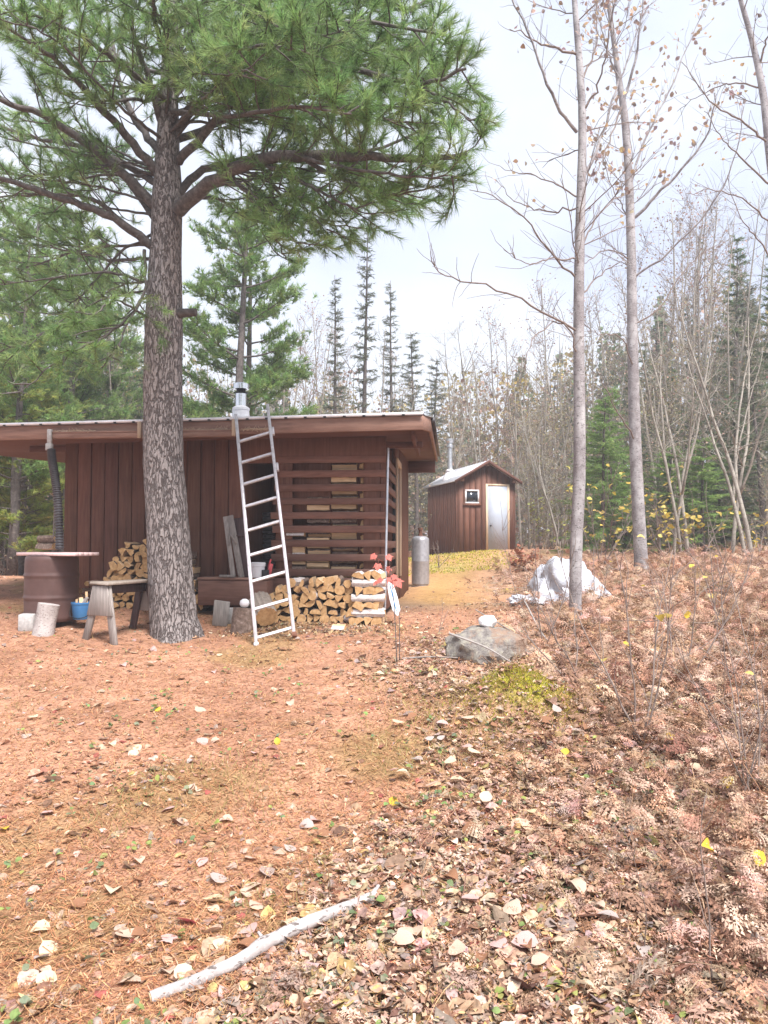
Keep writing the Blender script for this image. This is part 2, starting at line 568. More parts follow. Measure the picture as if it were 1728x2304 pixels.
so.rotation_euler = sdir.to_track_quat('Z', 'Y').to_euler()
so.location = sdir * 50
vs = scene.view_settings
vs.view_transform = 'Standard'; vs.look = 'None'; vs.gamma = 1; vs.exposure = 1.56; vs.use_curve_mapping = False
scene.cycles.max_bounces = 6; scene.cycles.diffuse_bounces = 3; scene.cycles.glossy_bounces = 2; scene.cycles.transmission_bounces = 2

# ------------------------------------------------------------------ ground
xs = np.concatenate([-np.geomspace(160, 7.2, 36), np.arange(-7, 7.01, .075), np.geomspace(7.2, 160, 36)])
ys = np.concatenate([np.arange(-6, 1.5, .5), np.arange(1.5, 15, .075), np.geomspace(15.1, 300, 60)])
XX, YY = np.meshgrid(xs, ys)
ZZ = H(XX, YY)
L = litter(XX, YY)
n1, n2, n3 = fbm(XX * 2.2, YY * 2.2, 21, 4), fbm(XX * .8, YY * .8, 31, 3), fbm(XX * 9, YY * 9, 41, 2)
need = np.array([.475, .26, .17]); need2 = np.array([.325, .17, .108]); leafc = np.array([.36, .215, .14]); green = np.array([.22, .17, .055]); olive = np.array([.42, .26, .09])
t = np.clip(.5 + n1 * .9, 0, 1)[..., None]
c = need2 * (1 - t) + need * t
c = c * (1 - L[..., None]) + leafc * (.7 + .6 * t) * L[..., None]
g1 = sst(.22, .5, n2)[..., None] * .5
c = c * (1 - g1) + green * g1
pathm = (np.exp(-(((XX - np.interp(YY, [9, 13, 17, 22, 26], [.5, .9, 1.3, 2.3, 3.0])) / .8) ** 2)) * sst(9.8, 12, YY) * (1 - sst(23, 27, YY)))[..., None]
c = c * (1 - pathm * .75) + olive * pathm * .75
mossm = (sst(18.0, 20, YY) * (1 - sst(24, 25.5, YY)) * np.exp(-((XX - 1.5) / 1.4) ** 2) * sst(-.25, .15, n1))[..., None]
c = c * (1 - mossm) + np.array([.38, .31, .11]) * mossm
mm = np.exp(-(((XX - 1.02) / .33) ** 2 + ((YY - 5.75) / .34) ** 2))
mm = (sst(.3, .75, mm + n1 * .3))[..., None]
c = c * (1 - mm) + np.array([.36, .34, .035]) * mm
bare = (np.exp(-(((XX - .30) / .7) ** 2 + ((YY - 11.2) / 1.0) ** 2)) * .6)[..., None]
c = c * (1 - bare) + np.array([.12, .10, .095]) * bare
nx, ny = len(xs), len(ys)
ii = np.arange(ny - 1)[:, None] * nx + np.arange(nx - 1)[None, :]
q = np.stack([ii, ii + 1, ii + nx + 1, ii + nx], -1).reshape(-1, 4)
gm = NT('forest_floor')
ga = gm.n('ShaderNodeAttribute', attribute_name='Col')
gn = gm.noise(gm.coord((1, 1, 1)), 55, 6, .75)
gn2 = gm.noise(gm.coord((1, 1, 1)), 8, 5, .7)
gc = gm.mix(1, ga.outputs['Color'], gm.ramp(gn, [(.3, (.45, .42, .4)), (.5, (1, 1, 1)), (.7, (1.35, 1.3, 1.25))]), 'MULTIPLY')
gc = gm.mix(1, gc, gm.ramp(gn2, [(.3, (.72, .70, .68)), (.6, (1.1, 1.1, 1.1))]), 'MULTIPLY')
gm.bump(gn, .7, .02)
M['ground'] = gm.done(gc, .95, 0, .1)
mb = MB(); mb.add(np.stack([XX, YY, ZZ], -1).reshape(-1, 3), q, 0, c.reshape(-1, 3))
struct('ground', mb, M['ground'], smooth=180)

# ------------------------------------------------------------------ main cabin
YAW = R(4.7)
RV = np.array([math.cos(YAW), -math.sin(YAW), 0]); BV = np.array([math.sin(YAW), math.cos(YAW), 0]); UP = np.array([0, 0, 1.])
P0 = np.array([.0289, 10.0, 0])
CROT = np.stack([RV, BV, UP], 1)


def C(u, v, z):
    return P0 + u * RV + v * BV + z * UP


def u_of(px, v=0):
    t = (px - 864) / F
    X0, Y0 = P0[0] + v * BV[0], P0[1] + v * BV[1]
    return (t * Y0 - X0) / (RV[0] - t * RV[1])


def z_of(py, Y):
    return CAMZ + (1223 - py) / F * Y


def cbox(mb, u0, u1, v0, v1, z0, z1, mi=0, jit=0):
    return mb.box(C((u0 + u1) / 2, (v0 + v1) / 2, (z0 + z1) / 2), (u1 - u0, v1 - v0, z1 - z0), CROT, mi, jit=jit)


UL = -4.346
cabin = thing('cabin', 'long brown wooden cabin with flat metal roof and slatted open woodshed end', 'cabin', C(UL / 2, 2.5, .8))
FB, ZS = .62, 2.99               # bottom of walls, top at soffit
# board siding left of the doorway
mb = MB()
u = UL
k = 0
while u < -1.93:
    u2 = min(u + .188, -1.91)
    d = .008 if k % 2 else 0
    cbox(mb, u + .006, u2 - .006, -.022 - d, 0, FB + rng.uniform(0, .03), ZS)
    mb.c[-1] = mb.c[-1] * rng.uniform(.78, 1.14) * np.array([1, rng.uniform(.96, 1.06), rng.uniform(.95, 1.08)])
    k += 1; u += .188
cbox(mb, UL, -1.91, .004, .05, FB, ZS)
cbox(mb, -1.91, 0.0, -.02, .03, 2.66, ZS)
part('wall', mb, M['siding'], cabin, bevel=.004)
# left end wall, rear wall and side wall behind the door
mb = MB()
cbox(mb, UL, UL + .05, .06, 5.2, FB, ZS + .24)
cbox(mb, UL + .06, -.02, 5.0, 5.06, FB, ZS + .26)
v = 2.55
while v < 5.2:
    cbox(mb, -.03, .012 + .006 * (int(v * 10) % 2), v, v + .18, FB, ZS + .22); v += .188
cbox(mb, -.03, .012, .9 + .75, 2.5, 2.72, ZS + .12)
part('wall', mb, M['siding'], cabin, bevel=.004)
# interior of the wood shed: partition walls and floor
mb = MB()
cbox(mb, -1.95, -1.91, .06, 1.7, .9, 2.98)
cbox(mb, -1.90, -.04, 1.62, 1.66, .9, 3.02)
cbox(mb, -1.235, -.74, .055, .075, 1.95, 2.66)
part('partition', mb, M['siding'], cabin)
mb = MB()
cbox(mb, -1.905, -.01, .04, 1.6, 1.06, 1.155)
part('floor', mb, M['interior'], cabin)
# porch step
mb = MB()
cbox(mb, -2.36, -1.47, -.42, -.03, .82, 1.135)
part('step', mb, M['slat'], cabin, bevel=.008)
mb = MB()
cbox(mb, -2.37, -1.465, -.43, -.024, 1.138, 1.17, jit=.003)
part('step_board', mb, M['fascia'], cabin, bevel=.005)
# skirt boards under the slats, corner posts
mb = MB()
cbox(mb, -1.50, .0, -.03, .03, .80, 1.15)
cbox(mb, -.03, .018, .06, 2.3, .75, 1.13)
part('skirt_board', mb, M['slat'], cabin, bevel=.006)
for (a, b, c0, c1) in ((-1.46, -1.24, .006, .05), (-.30, -.08, .006, .05), (-.075, .0, -.0, .09)):
    mb = MB(); cbox(mb, a, b, c0, c1, 1.15, 2.67)
    part('post', mb, M['siding'], cabin, bevel=.005)
mb = MB(); cbox(mb, -.05, .022, 5.2, 5.32, FB, ZS + .24)
part('post', mb, M['siding'], cabin, bevel=.005)
# front slats
slat_z = [(535, 585), (630, 680), (725, 770), (820, 868), (912, 962), (1008, 1058), (1105, 1155), (1205, 1255)]
lefts = [-1.42, -1.47, -1.49, -1.51, -1.50, -1.52, -1.52, -1.53]
for i, (a, b) in enumerate(slat_z):
    z1, z0 = z_of(880 + a * .3316, 10.06), z_of(880 + b * .3316, 10.06)
    mb = MB(); cbox(mb, lefts[i] + rng.uniform(-.015, .015), -.004, -.026, -.003, z0 + .002, z1 - .002, jit=.0015)
    part('slat', mb, M['slat'], cabin, bevel=.003)
    # side slats, carried round the corner
    zz = .02 * rng.uniform(-1, 1)
    mb = MB(); cbox(mb, .003, .025, .0 + rng.uniform(-.01, 0), 1.58, z0 + zz, z1 + zz, jit=.001)
    part('slat', mb, M['slat'], cabin, bevel=.003)
z1 = z_of(880 + 440 * .3316, 10.06)
mb = MB(); cbox(mb, -1.45, -.004, -.026, -.003, z1 - .09, z1)
part('slat', mb, M['slat'], cabin, bevel=.003)
mb = MB(); cbox(mb, .003, .025, -.005, 1.58, z1 - .12, z1 - .02)
part('slat', mb, M['slat'], cabin, bevel=.003)
# side door frame of pale wood
mb = MB()
cbox(mb, .014, .05, 1.62, 1.73, 1.08, 2.80); cbox(mb, .014, .05, 2.42, 2.53, 1.08, 2.80); cbox(mb, .014, .052, 1.62, 2.53, 2.803, 2.9)
fr = part('door_frame', mb, M['palewood'], cabin, bevel=.004)
mb = MB(); cbox(mb, -.03, .01, 1.735, 2.415, 1.1, 2.72)
part('door', mb, M['doorgrey'], cabin)
# roof: soffit, fascia, metal
ZR, ZL = 3.12, 3.052              # top of fascia at the right and at the left end


def zt(u, v):
    return ZR + (ZL - ZR) * (.51 - u) / 5.2 + (v + .9) * .0495


def slabbox(mb, uv, zo0, zo1, mi=0):
    """a flat polygon in the roof's slope between two offsets from it"""
    n = len(uv)
    lo = [C(u, v, zt(u, v) + zo0) for u, v in uv]; hi = [C(u, v, zt(u, v) + zo1) for u, v in uv]
    f = [list(range(n))[::-1], list(range(n, 2 * n))] + [(i, (i + 1) % n, n + (i + 1) % n, n + i) for i in range(n)]
    return mb.add(lo + hi, f, mi)


OUT = [(-6.4, -.9), (.51, -.9), (.60, -.60), (.60, 5.9), (-6.4, 5.9)]
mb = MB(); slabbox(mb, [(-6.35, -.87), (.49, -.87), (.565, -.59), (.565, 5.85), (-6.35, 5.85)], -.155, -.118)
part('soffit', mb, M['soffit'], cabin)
for a, b in ((OUT[0], OUT[1]), (OUT[1], OUT[2]), (OUT[2], OUT[3])):
    d = np.array(b) - np.array(a); nrm = np.array([d[1], -d[0]]) / np.linalg.norm(d) * .034
    mb = MB(); slabbox(mb, [a, b, tuple(np.array(b) - nrm), tuple(np.array(a) - nrm)], -.172, -.003)
    part('fascia', mb, M['fascia'], cabin, bevel=.004)
# rafter beams showing under the eave
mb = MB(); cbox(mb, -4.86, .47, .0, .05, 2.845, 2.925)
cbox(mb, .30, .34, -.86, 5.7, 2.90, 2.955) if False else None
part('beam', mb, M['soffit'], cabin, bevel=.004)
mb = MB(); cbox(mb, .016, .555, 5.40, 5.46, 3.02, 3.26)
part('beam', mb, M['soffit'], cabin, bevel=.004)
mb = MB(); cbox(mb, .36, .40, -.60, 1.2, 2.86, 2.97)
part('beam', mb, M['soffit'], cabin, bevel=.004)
# ribbed roofing sheet with a drip edge
mb = MB()
RO = .035
pts = []
u = -6.42
prof = [(0, 0), (.095, 0), (.105, .019), (.125, .019), (.135, 0)]
while u < .60:
    for du, dz in prof:
        if u + du < .63: pts.append((u + du, dz))
    u += .135 * 1.74 - .0
pts.append((.64, 0))
lo, hi = [], []
for (uu, dz) in pts:
    v0 = -.935 if uu < .5 else -.935 + (uu - .5) * 2.6
    lo.append([C(uu, v0, zt(uu, v0) + .003 + dz), C(uu, 5.93, zt(uu, 5.93) + .003 + dz)])
    hi.append([C(uu, v0, zt(uu, v0) + .006 + dz), C(uu, 5.93, zt(uu, 5.93) + .006 + dz)])
lo, hi = np.array(lo), np.array(hi); n = len(pts)
vv = np.concatenate([hi[:, 0], hi[:, 1], lo[:, 0], lo[:, 1]])
fs = []
for i in range(n - 1):
    fs += [(i, i + 1, n + i + 1, n + i), (2 * n + i + 1, 2 * n + i, 3 * n + i, 3 * n + i + 1), (i + 1, i, 2 * n + i, 2 * n + i + 1)]
fs.append((n - 1, 2 * n - 1, 4 * n - 1, 3 * n - 1))
mb.add(vv, fs)
roof = part('roof', mb, M['metalroof'], cabin)
mb = MB(); slabbox(mb, [(.60, -.60), (.645, -.60), (.645, 5.93), (.60, 5.93)], -.06, .0)
part('roof_trim', mb, M['pipe'], roof)
mb = MB()
e0, e1 = [C(u_, -.938, 0) for u_ in (-6.42, .515)]
za_, zb_ = zt(-6.42, -.938), zt(.515, -.938)
v8 = []
for dz in (.002, .036):
    for dv in (-.004, .0):
        for e_, z_ in ((e0, za_), (e1, zb_)):
            v8.append(e_ + BV * dv + UP * (z_ + dz))
mb.hexa(np.array(v8), 0)
u_ = -6.3
while u_ < .5:
    mb.box(C(u_, -.944, zt(u_, -.938) + .008), (.034, .004, .014), CROT, 1); u_ += .235  # dark boxes stand in for the shade under the rib ends
part('drip_edge', mb, [M['whitemetal'], M['black']], roof)
# raised rear ridge cap, and the strip of litter lying behind the eave
mb = MB(); slabbox(mb, [(-6.4, 5.5), (.62, 5.5), (.62, 5.9), (-6.4, 5.9)], .028, .045)
part('ridge_cap', mb, M['metalroof'], roof)
# gutter
gu0, gu1 = u_of(112, -.98), u_of(526, -.98)
mb = MB()
za = zt(-2.5, -.9)
for (v0, v1, z0, z1) in ((-.985, -.973, -.20, -.125), (-.972, -.912, -.20, -.19)):
    cbox(mb, gu0, gu1, v0, v1, za + z0, za + z1)
cbox(mb, gu0, gu1, -.993, -.9855, za - .135, za - .115)
gut = part('gutter', mb, M['fascia'], cabin, bevel=.003)
for px in (312, 525):
    uu = u_of(px, -.99)
    mb = MB(); cbox(mb, uu - .022, uu + .022, -1.02, -.994, zt(uu, -.9) - .205, zt(uu, -.9) - .005)
    part('bracket', mb, M['palewood'], gut, bevel=.004)
# pine straw caught on the gutter
mb = MB()
for a, b, n in ((118, 205, 60), (400, 520, 60), (545, 605, 50)):
    for i in range(n):
        uu = u_of(rng.uniform(a, b), -.97)
        p = C(uu, rng.uniform(-.98, -.93), za - .118 + rng.uniform(0, .015))
        d = unit([rng.normal(), rng.normal() * .3, rng.normal() * .25]) * .05
        mb.tube([p - d, p + d], .002, 3, caps=False)
part('pine_straw', mb, M['palewood'], gut)['kind'] = 'stuff'
# drain: outlet bracket, collar and the black corrugated pipe down to the barrel
mb = MB()
mb.box(at(112, 983, 9.34), (.052, .05, .185), None); mb.box(at(111, 1006, 9.34), (.07, .075, .085), None)
dr = part('drain_outlet', mb, M['concrete'], cabin, bevel=.006)
path = catmull([at(115, 1012, 9.30), at(118, 1040, 9.26), at(124, 1075, 9.2), at(129, 1120, 9.15), at(133, 1176, 9.1), at(134, 1236, 9.08)], 500)
rip = 1 + .13 * np.sin(np.arange(500) / 500 * 2 * math.pi * 48)
mb = MB(); mb.tube(path, .046, 16, ripple=rip[:, None])
part('drain_pipe', mb, M['pipe'], cabin, smooth=180)
# metal chimney
ch = at(542, 930, 11.5); cu = 0
mb = MB()
cz = 3.48
mb.lathe((ch[0], ch[1], cz - .05), [(.15, -.3), (.138, .0), (.122, .17), (.130, .172), (.130, .205), (.082, .235)], 28)
chim = part('chimney', mb, M['whitemetal'], cabin, smooth=40)
mb = MB(); mb.lathe((ch[0], ch[1], cz + .14), [(.083, 0), (.083, .235)], 28)
part('flue', mb, M['steel'], chim, smooth=40)
mb = MB(); mb.lathe((ch[0], ch[1], cz + .385), [(.07, 0), (.07, .065)], 24)
mb.lathe((ch[0], ch[1], cz + .37), [(.085, 0), (.11, .02), (.085, .03)], 24)
part('flue_collar', mb, M['black'], chim, smooth=40)
mb = MB(); mb.lathe((ch[0], ch[1], cz + .43), [(.105, 0), (.12, .012), (.12, .085), (.10, .10), (.02, .11)], 28)
part('flue_cap', mb, M['steel'], chim, smooth=40)

# ------------------------------------------------------------------ ladder
A0, A1 = at(577, 1452, 8.02), at(531, 936, 9.12)
B0, B1 = at(662, 1428, 8.08), at(602, 912, 9.18)
A1 = A0 + (A1 - A0) * 1.005; B1 = B0 + (B1 - B0) * 1.0
lad = thing('ladder', 'silver aluminium ladder leaning on the front eave of the cabin', 'ladder', (A0 + B0) / 2)
axz = unit((A1 - A0) + (B1 - B0)); axx = unit(B0 - A0); axx = unit(axx - axz * (axx @ axz)); axy = np.cross(axz, axx)
LR = np.stack([axx, axy, axz], 1)
for a, b in ((A0, A1), (B0, B1)):
    z = unit(b - a); x = unit(axx - z * (axx @ z)); y = np.cross(z, x); rr = np.stack([x, y, z], 1)
    mb = MB(); l = np.linalg.norm(b - a)
    mb.box((a + b) / 2, (.026, .062, l), rr)
    for s in (-1, 1):
        mb.box((a + b) / 2 + y * s * .028, (.034, .008, l - .002), rr)
    part('rail', mb, M['ladder'], lad, bevel=.003)
rung_y = [1365, 1305, 1245, 1190, 1136, 1084, 1036, 989, 943]
for i, yy in enumerate(rung_y):
    f = np.interp(yy * D, np.linspace(912 + 12, 1440, 200)[[0, -1]], [1, 0])
    # fraction along the rail whose image sits at this height
    ts = np.linspace(0, 1, 400); mid = ((A0 + B0) / 2)[None] + ts[:, None] * ((A1 + B1) / 2 - (A0 + B0) / 2)[None]
    py = 1223 - (mid[:, 2] - CAMZ) / mid[:, 1] * F
    t_ = ts[np.argmin(abs(py - yy * D))]
    a, b = A0 + (A1 - A0) * t_, B0 + (B1 - B0) * t_
    mb = MB(); mb.tube([a, b], .0165, 10)
    mb.box((a + b) / 2 - axy * 0 + axz * .0, (np.linalg.norm(b - a) - .03, .03, .026), np.stack([unit(b - a), axy, np.cross(unit(b - a), axy)], 1))
    part('rung', mb, M['ladder'], lad, smooth=40)
for a in (A0, B0):
    mb = MB(); mb.box(a - axz * .0, (.05, .07, .05), LR)
    part('foot', mb, M['rust'] if a is B0 else M['ladder'], lad, bevel=.004)
for (rail0, rail1, t_) in ((B0, B1, .87), (B0, B1, .70)):
    p = rail0 + (rail1 - rail0) * t_ + axx * .03
    mb = MB(); mb.box(p, (.03, .05, .10), LR)
    part('bracket', mb, M['ladder'], lad, bevel=.004)

# ------------------------------------------------------------------ rain barrel and the things about it
bc = at(115, 1396, 9.05); bz0, bz1 = bc[2] - .0, 1.455
h = bz1 - bz0
prof = [(.27, 0), (.29, .03)]
for f in np.linspace(.06, .94, 40):
    r_ = .292 + .006 * math.sin(f * math.pi) + (.009 if abs(f - .37) < .025 or abs(f - .70) < .025 else 0)
    prof.append((r_, f * h))
prof += [(.29, .97 * h), (.275, h)]
mb = MB(); mb.lathe((bc[0], bc[1], bz0), prof, 48)
solo('rain_barrel', mb, M['drum'], (bc[0], bc[1], bz0), 'dark brown plastic rain barrel under the corrugated drain pipe', 'barrel', smooth=50)
z0, z1 = bz1 + .004, bz1 + .044
quad = [at(36, 1240, 9.1), at(167, 1240, 8.55), at(224, 1240, 9.05), at(92, 1240, 9.6)]
lid = thing('barrel_lid', 'square pinkish plank lid lying on the brown rain barrel', 'lid', (bc[0], bc[1], z0))
for i in range(5):
    f0, f1 = i / 5 + .004, (i + 1) / 5 - .004
    a, b = quad[0] + (quad[3] - quad[0]) * f0, quad[1] + (quad[2] - quad[1]) * f0
    c_, d_ = quad[0] + (quad[3] - quad[0]) * f1, quad[1] + (quad[2] - quad[1]) * f1
    e = rng.uniform(0, .004)
    v8 = []
    for z in (z0, z1 - e):
        for p in (a, b, c_, d_):
            v8.append((p[0], p[1], z))
    mb = MB(); mb.hexa(np.array(v8))
    part('plank', mb, M['pinkplank'], lid, bevel=.005)


# --- split firewood
def log_mesh(kind, seed, L_=.40, r=.075, birch=False):
    g = np.random.default_rng(seed)
    if kind == 'round':
        th = np.linspace(0, 2 * math.pi, 14, endpoint=False); ps = [(math.cos(t), math.sin(t), 1) for t in th]
        ps = [(x * r * .85, y * r * .85, 1) for x, y, _ in ps]
    elif kind == 'half':
        th = np.linspace(0, math.pi, 9); ps = [(math.cos(t) * r * 1.15, math.sin(t) * r * 1.0 - r * .4, 1) for t in th]
        ps += [(-r * .5, -r * .43, 0), (r * .4, -r * .45, 0)]
    elif kind == 'wedge':
        a = g.uniform(.8, 1.3); th = np.linspace(-a / 2, a / 2, 6) + math.pi / 2
        ps = [(math.cos(t) * r * 1.9, math.sin(t) * r * 1.9 - r * 1.15, 1) for t in th] + [(g.uniform(-.1, .1) * r, -r * 1.1, 0)]
        ps.insert(6, (-r * .45, -r * .2, 0)); ps.append((r * .45, -r * .25, 0))
    else:
        ps = [(-r, -r * .6, 0), (r * .9, -r * .75, 0), (r * 1.1, r * .3, 0), (r * .2, r * .8, 1), (-r * .9, r * .45, 1)]
    ps = [(x + g.normal(0, r * .05), y + g.normal(0, r * .05), b) for x, y, b in ps]
    if sum(ps[i][0] * ps[(i + 1) % len(ps)][1] - ps[(i + 1) % len(ps)][0] * ps[i][1] for i in range(len(ps))) < 0:
        ps = ps[::-1]
    n = len(ps); rows = 6
    mb_ = MB(); V = []
    for k in range(rows):
        y = -L_ / 2 + L_ * k / (rows - 1); s = 1 + g.normal(0, .03); ox, oz = g.normal(0, .003, 2)
        for x, z, b in ps:
            V.append((x * s + ox, y + (g.normal(0, .004) if k in (0, rows - 1) else 0), z * s + oz))
    fs_, ms = [], []
    for k in range(rows - 1):
        for i in range(n):
            j = (i + 1) % n
            fs_.append((k * n + i, k * n + j, (k + 1) * n + j, (k + 1) * n + i)); ms.append(1 if (ps[i][2] and ps[j][2]) else 2)
    mb_.add(V, [])
    mb_.f.append(np.array(fs_)); mb_.m.append(np.array(ms, np.int32))
    mb_.f.append(np.array([list(range(n))])); mb_.m.append(np.array([0], np.int32))
    mb_.f.append(np.array([list(range((rows - 1) * n, rows * n))[::-1]])); mb_.m.append(np.array([0], np.int32))
    me = mb_.mesh('firewood', [M['endgrain'], M['birchbark'] if birch else M['logbark'], M['splitwood']], (0, 0, 0), 35)
    return me


LOGS = {k: [log_mesh(k, 100 + i * 7 + len(k), .40, .075) for i in range(4)] for k in ('round', 'half', 'wedge', 'slab')}
BLOGS = {k: [log_mesh(k, 300 + i * 7 + len(k), .40, .075, True) for i in range(3)] for k in ('round', 'half', 'wedge', 'slab')}
LOOK = {'round': 'round', 'half': 'half-round', 'wedge': 'wedge-shaped', 'slab': 'squarish'}


def log(kind, loc, yaw=0, roll=0, scale=1, label='', group=None, birch=False, length=1, tilt=0):
    me = (BLOGS if birch else LOGS)[kind][rng.integers(0, 3)]
    o = bpy.data.objects.new('firewood', me); COL.objects.link(o)
    o.location = loc
    from mathutils import Euler
    q_ = Euler((tilt, 0, yaw)).to_quaternion() @ Euler((0, roll, 0)).to_quaternion()
    o.rotation_euler = q_.to_euler()
    o.scale = (scale, length, scale)
    return tag(o, label, 'firewood', group)


def pile(x_of, prof, zbase, depth_Y, pitch, group, where, yaw=-YAW, birchp=.12, size=1.0, lean=0):
    """rows of logs with their ends towards the camera; prof(px) -> top pixel row"""
    n = 0
    row = 0
    z = zbase
    while True:
        any_ = False
        px = x_of[0] + (row % 2) * pitch * .5 + rng.uniform(0, 4)
        while px < x_of[1]:
            Y = depth_Y(px)
            p = at(px, 1223, Y)
            top = z_of(prof(px), Y); gz = hz(p[0], Y) + .045
            zz = gz + z + rng.uniform(-.012, .012)
            if zz < top:
                any_ = True
                kind = rng.choice(['round', 'half', 'wedge', 'slab'], p=[.26, .28, .30, .16])
                b = rng.random() < birchp
                s = size * rng.uniform(.72, 1.12)
                lv = 'bottom rows' if z < .13 else ('top' if zz > top - .12 else 'middle rows')
                log(kind, (p[0], Y + .2 + rng.uniform(-.035, .035), zz), yaw + rng.normal(0, .05), rng.uniform(0, 6.28), s,
                    f'{LOOK[kind]} {"white-barked" if b else "tan"} split log in the {lv} of the {where}', group, b)
                n += 1
            px += pitch * rng.uniform(.85, 1.15)
        if not any_: break
        z += pitch * .84 * depth_Y(x_of[0]) / F; row += 1
    return n


NF = pile((580, 800), lambda px: np.interp(px, [575, 600, 640, 690, 745, 765, 800], [1368, 1335, 1316, 1301, 1297, 1308, 1306]), .0,
          lambda px: 9.22, 19.5, 'split logs in the pile below the slats', 'pile below the slats', size=.86)
NL = pile((222, 455), lambda px: np.interp(px, [210, 228, 244, 270, 285, 318, 340, 420, 440, 455], [1392, 1370, 1290, 1232, 1222, 1213, 1213, 1240, 1290, 1360]), .0,
          lambda px: 9.85, 17.5, 'split logs in the pile behind the sawhorse', 'pile behind the sawhorse', birchp=.05, size=.80)
# crib stacked birch end of the front pile: layers alternate
zg = hz(*at(828, 1223, 9.2)[:2])
zc = zg + .06
for k in range(7):
    if k % 2 == 0:
        for j, px in enumerate((808, 832, 852)):
            p = at(px, 1223, 9.14)
            log(['half', 'wedge', 'slab'][(j + k) % 3], (p[0], 9.36, zc), -YAW + rng.normal(0, .05), rng.normal(0, .3), .88,
                f'white-barked split log laid end-on in the {["lowest", "", "second", "", "third", "", "top"][k]} end-on layer of the crib stack', 'birch logs of the crib stack at the pile end', True)
        zc += .094
    else:
        for j, Yv in enumerate((9.2, 9.36, 9.5)):
            p = at(829, 1223, Yv)
            log(['round', 'half', 'slab'][j], (p[0], Yv, zc - .004), R(90) - YAW + rng.normal(0, .04), rng.normal(0, .2), .74,
                f'white-barked split log laid sideways in the crib stack, {["front", "middle", "back"][j]} of the {["", "lower", "", "middle", "", "upper", ""][k]} crosswise layer', 'birch logs of the crib stack at the pile end', True)
        zc += .085
# loose birch pieces in front
for px, py, yw, s, lab in ((770, 1390, R(60), .95, 'short white birch log lying askew before the crib stack'), (812, 1392, R(85), .8, 'white birch log lying flat at the foot of the crib stack'),
                           (762, 1412, R(70), .55, 'small white birch chunk lying on the needles before the pile'), (850, 1385, R(20), .7, 'pale grey split block beside the pole foot')):
    g_ = ghit(px, py + 8)
    log('round' if s > .6 else 'slab', (g_[0], g_[1], g_[2] + .055 * s), yw, rng.uniform(0, 6), s, lab, None, True, .8 if s > .6 else .4)
# logs standing in the woodshed bays behind the slats
for bay, (pa, pb) in enumerate(((648, 688), (693, 742), (748, 803), (808, 838))):
    top = [1202, 1135, 1052, 1046][bay]
    z = 1.165
    while z < z_of(top, 10.35):
        b = bay in (0, 3) and rng.random() < .5
        p = at((pa + pb) / 2 + rng.uniform(-2, 2), 1223, 10.15 if bay < 3 else 10.27)
        wd = (pb - pa) / F * 10.3
        s = rng.uniform(.55, .85)
        cross = bay < 3
        kind = rng.choice(['slab', 'half', 'wedge'])
        dz = .072 * s * (1.35 if kind != 'wedge' else 1.5)
        bn = ['left', 'second', 'third', 'right'][bay]
        log(kind, (p[0], p[1], z + dz * .6), (R(90) if cross else 0) - YAW + rng.normal(0, .04), rng.normal(0, .2), s,
            f'{"white-barked" if b else "tan"} {LOOK[kind]} split log stacked behind the slats in the {bn} bay', 'split logs stacked inside the slatted woodshed', b, wd / .40 if cross else .9)
        z += dz * 1.25
# odd logs
lp = at(112, 1236, 9.3)
log('half', (at(106, 1223, 9.3)[0], 9.3, z1 + .062), R(80), .1, 1.0, 'split log lying on the barrel lid beside the drain pipe, under another', None, False, .55)
log('round', (at(108, 1223, 9.34)[0], 9.34, z1 + .155), R(75), 1.0, .75, 'dark barked log lying on top of a split log on the barrel lid', None, False, .6)
for px, py, s in ((208, 1312, .45), (200, 1328, .5), (196, 1340, .4)):
    p = at(px, py, 9.5); log('round', p, rng.normal(0, .2), 0, s, ['thin round stick end, topmost of three beside the sawhorse panel', 'thin round stick end, middle of three beside the sawhorse panel', 'thin round stick end, lowest of three beside the sawhorse panel'][int((py - 1310) / 14)], 'thin sticks left of the log pile', False, .8)

# white birch round standing before the barrel, block under it
p = ghit(97, 1428)
rmb = MB(); ax_ = unit([.16, .05, 1])
pts_ = [p + ax_ * t for t in (-.03, .05, .15, .25, .335)]
rmb.tube(pts_, [.118, .112, .108, .112, .114], 22)
solo('birch_stump', rmb, M['oldbirch'], p, 'short white birch round standing on end before the rain barrel', 'log', smooth=50)
p = at(66, 1223, 8.74); p[2] = hz(p[0], 8.74) - .05
mb = MB(); mb.box((p[0], 8.74, p[2] + .11), (.16, .2, .24), euler(0, 0, .2))
solo('concrete_block', mb, M['concrete'], (p[0], 8.74, p[2]), 'grey concrete block at the foot of the rain barrel', 'block', bevel=.006)
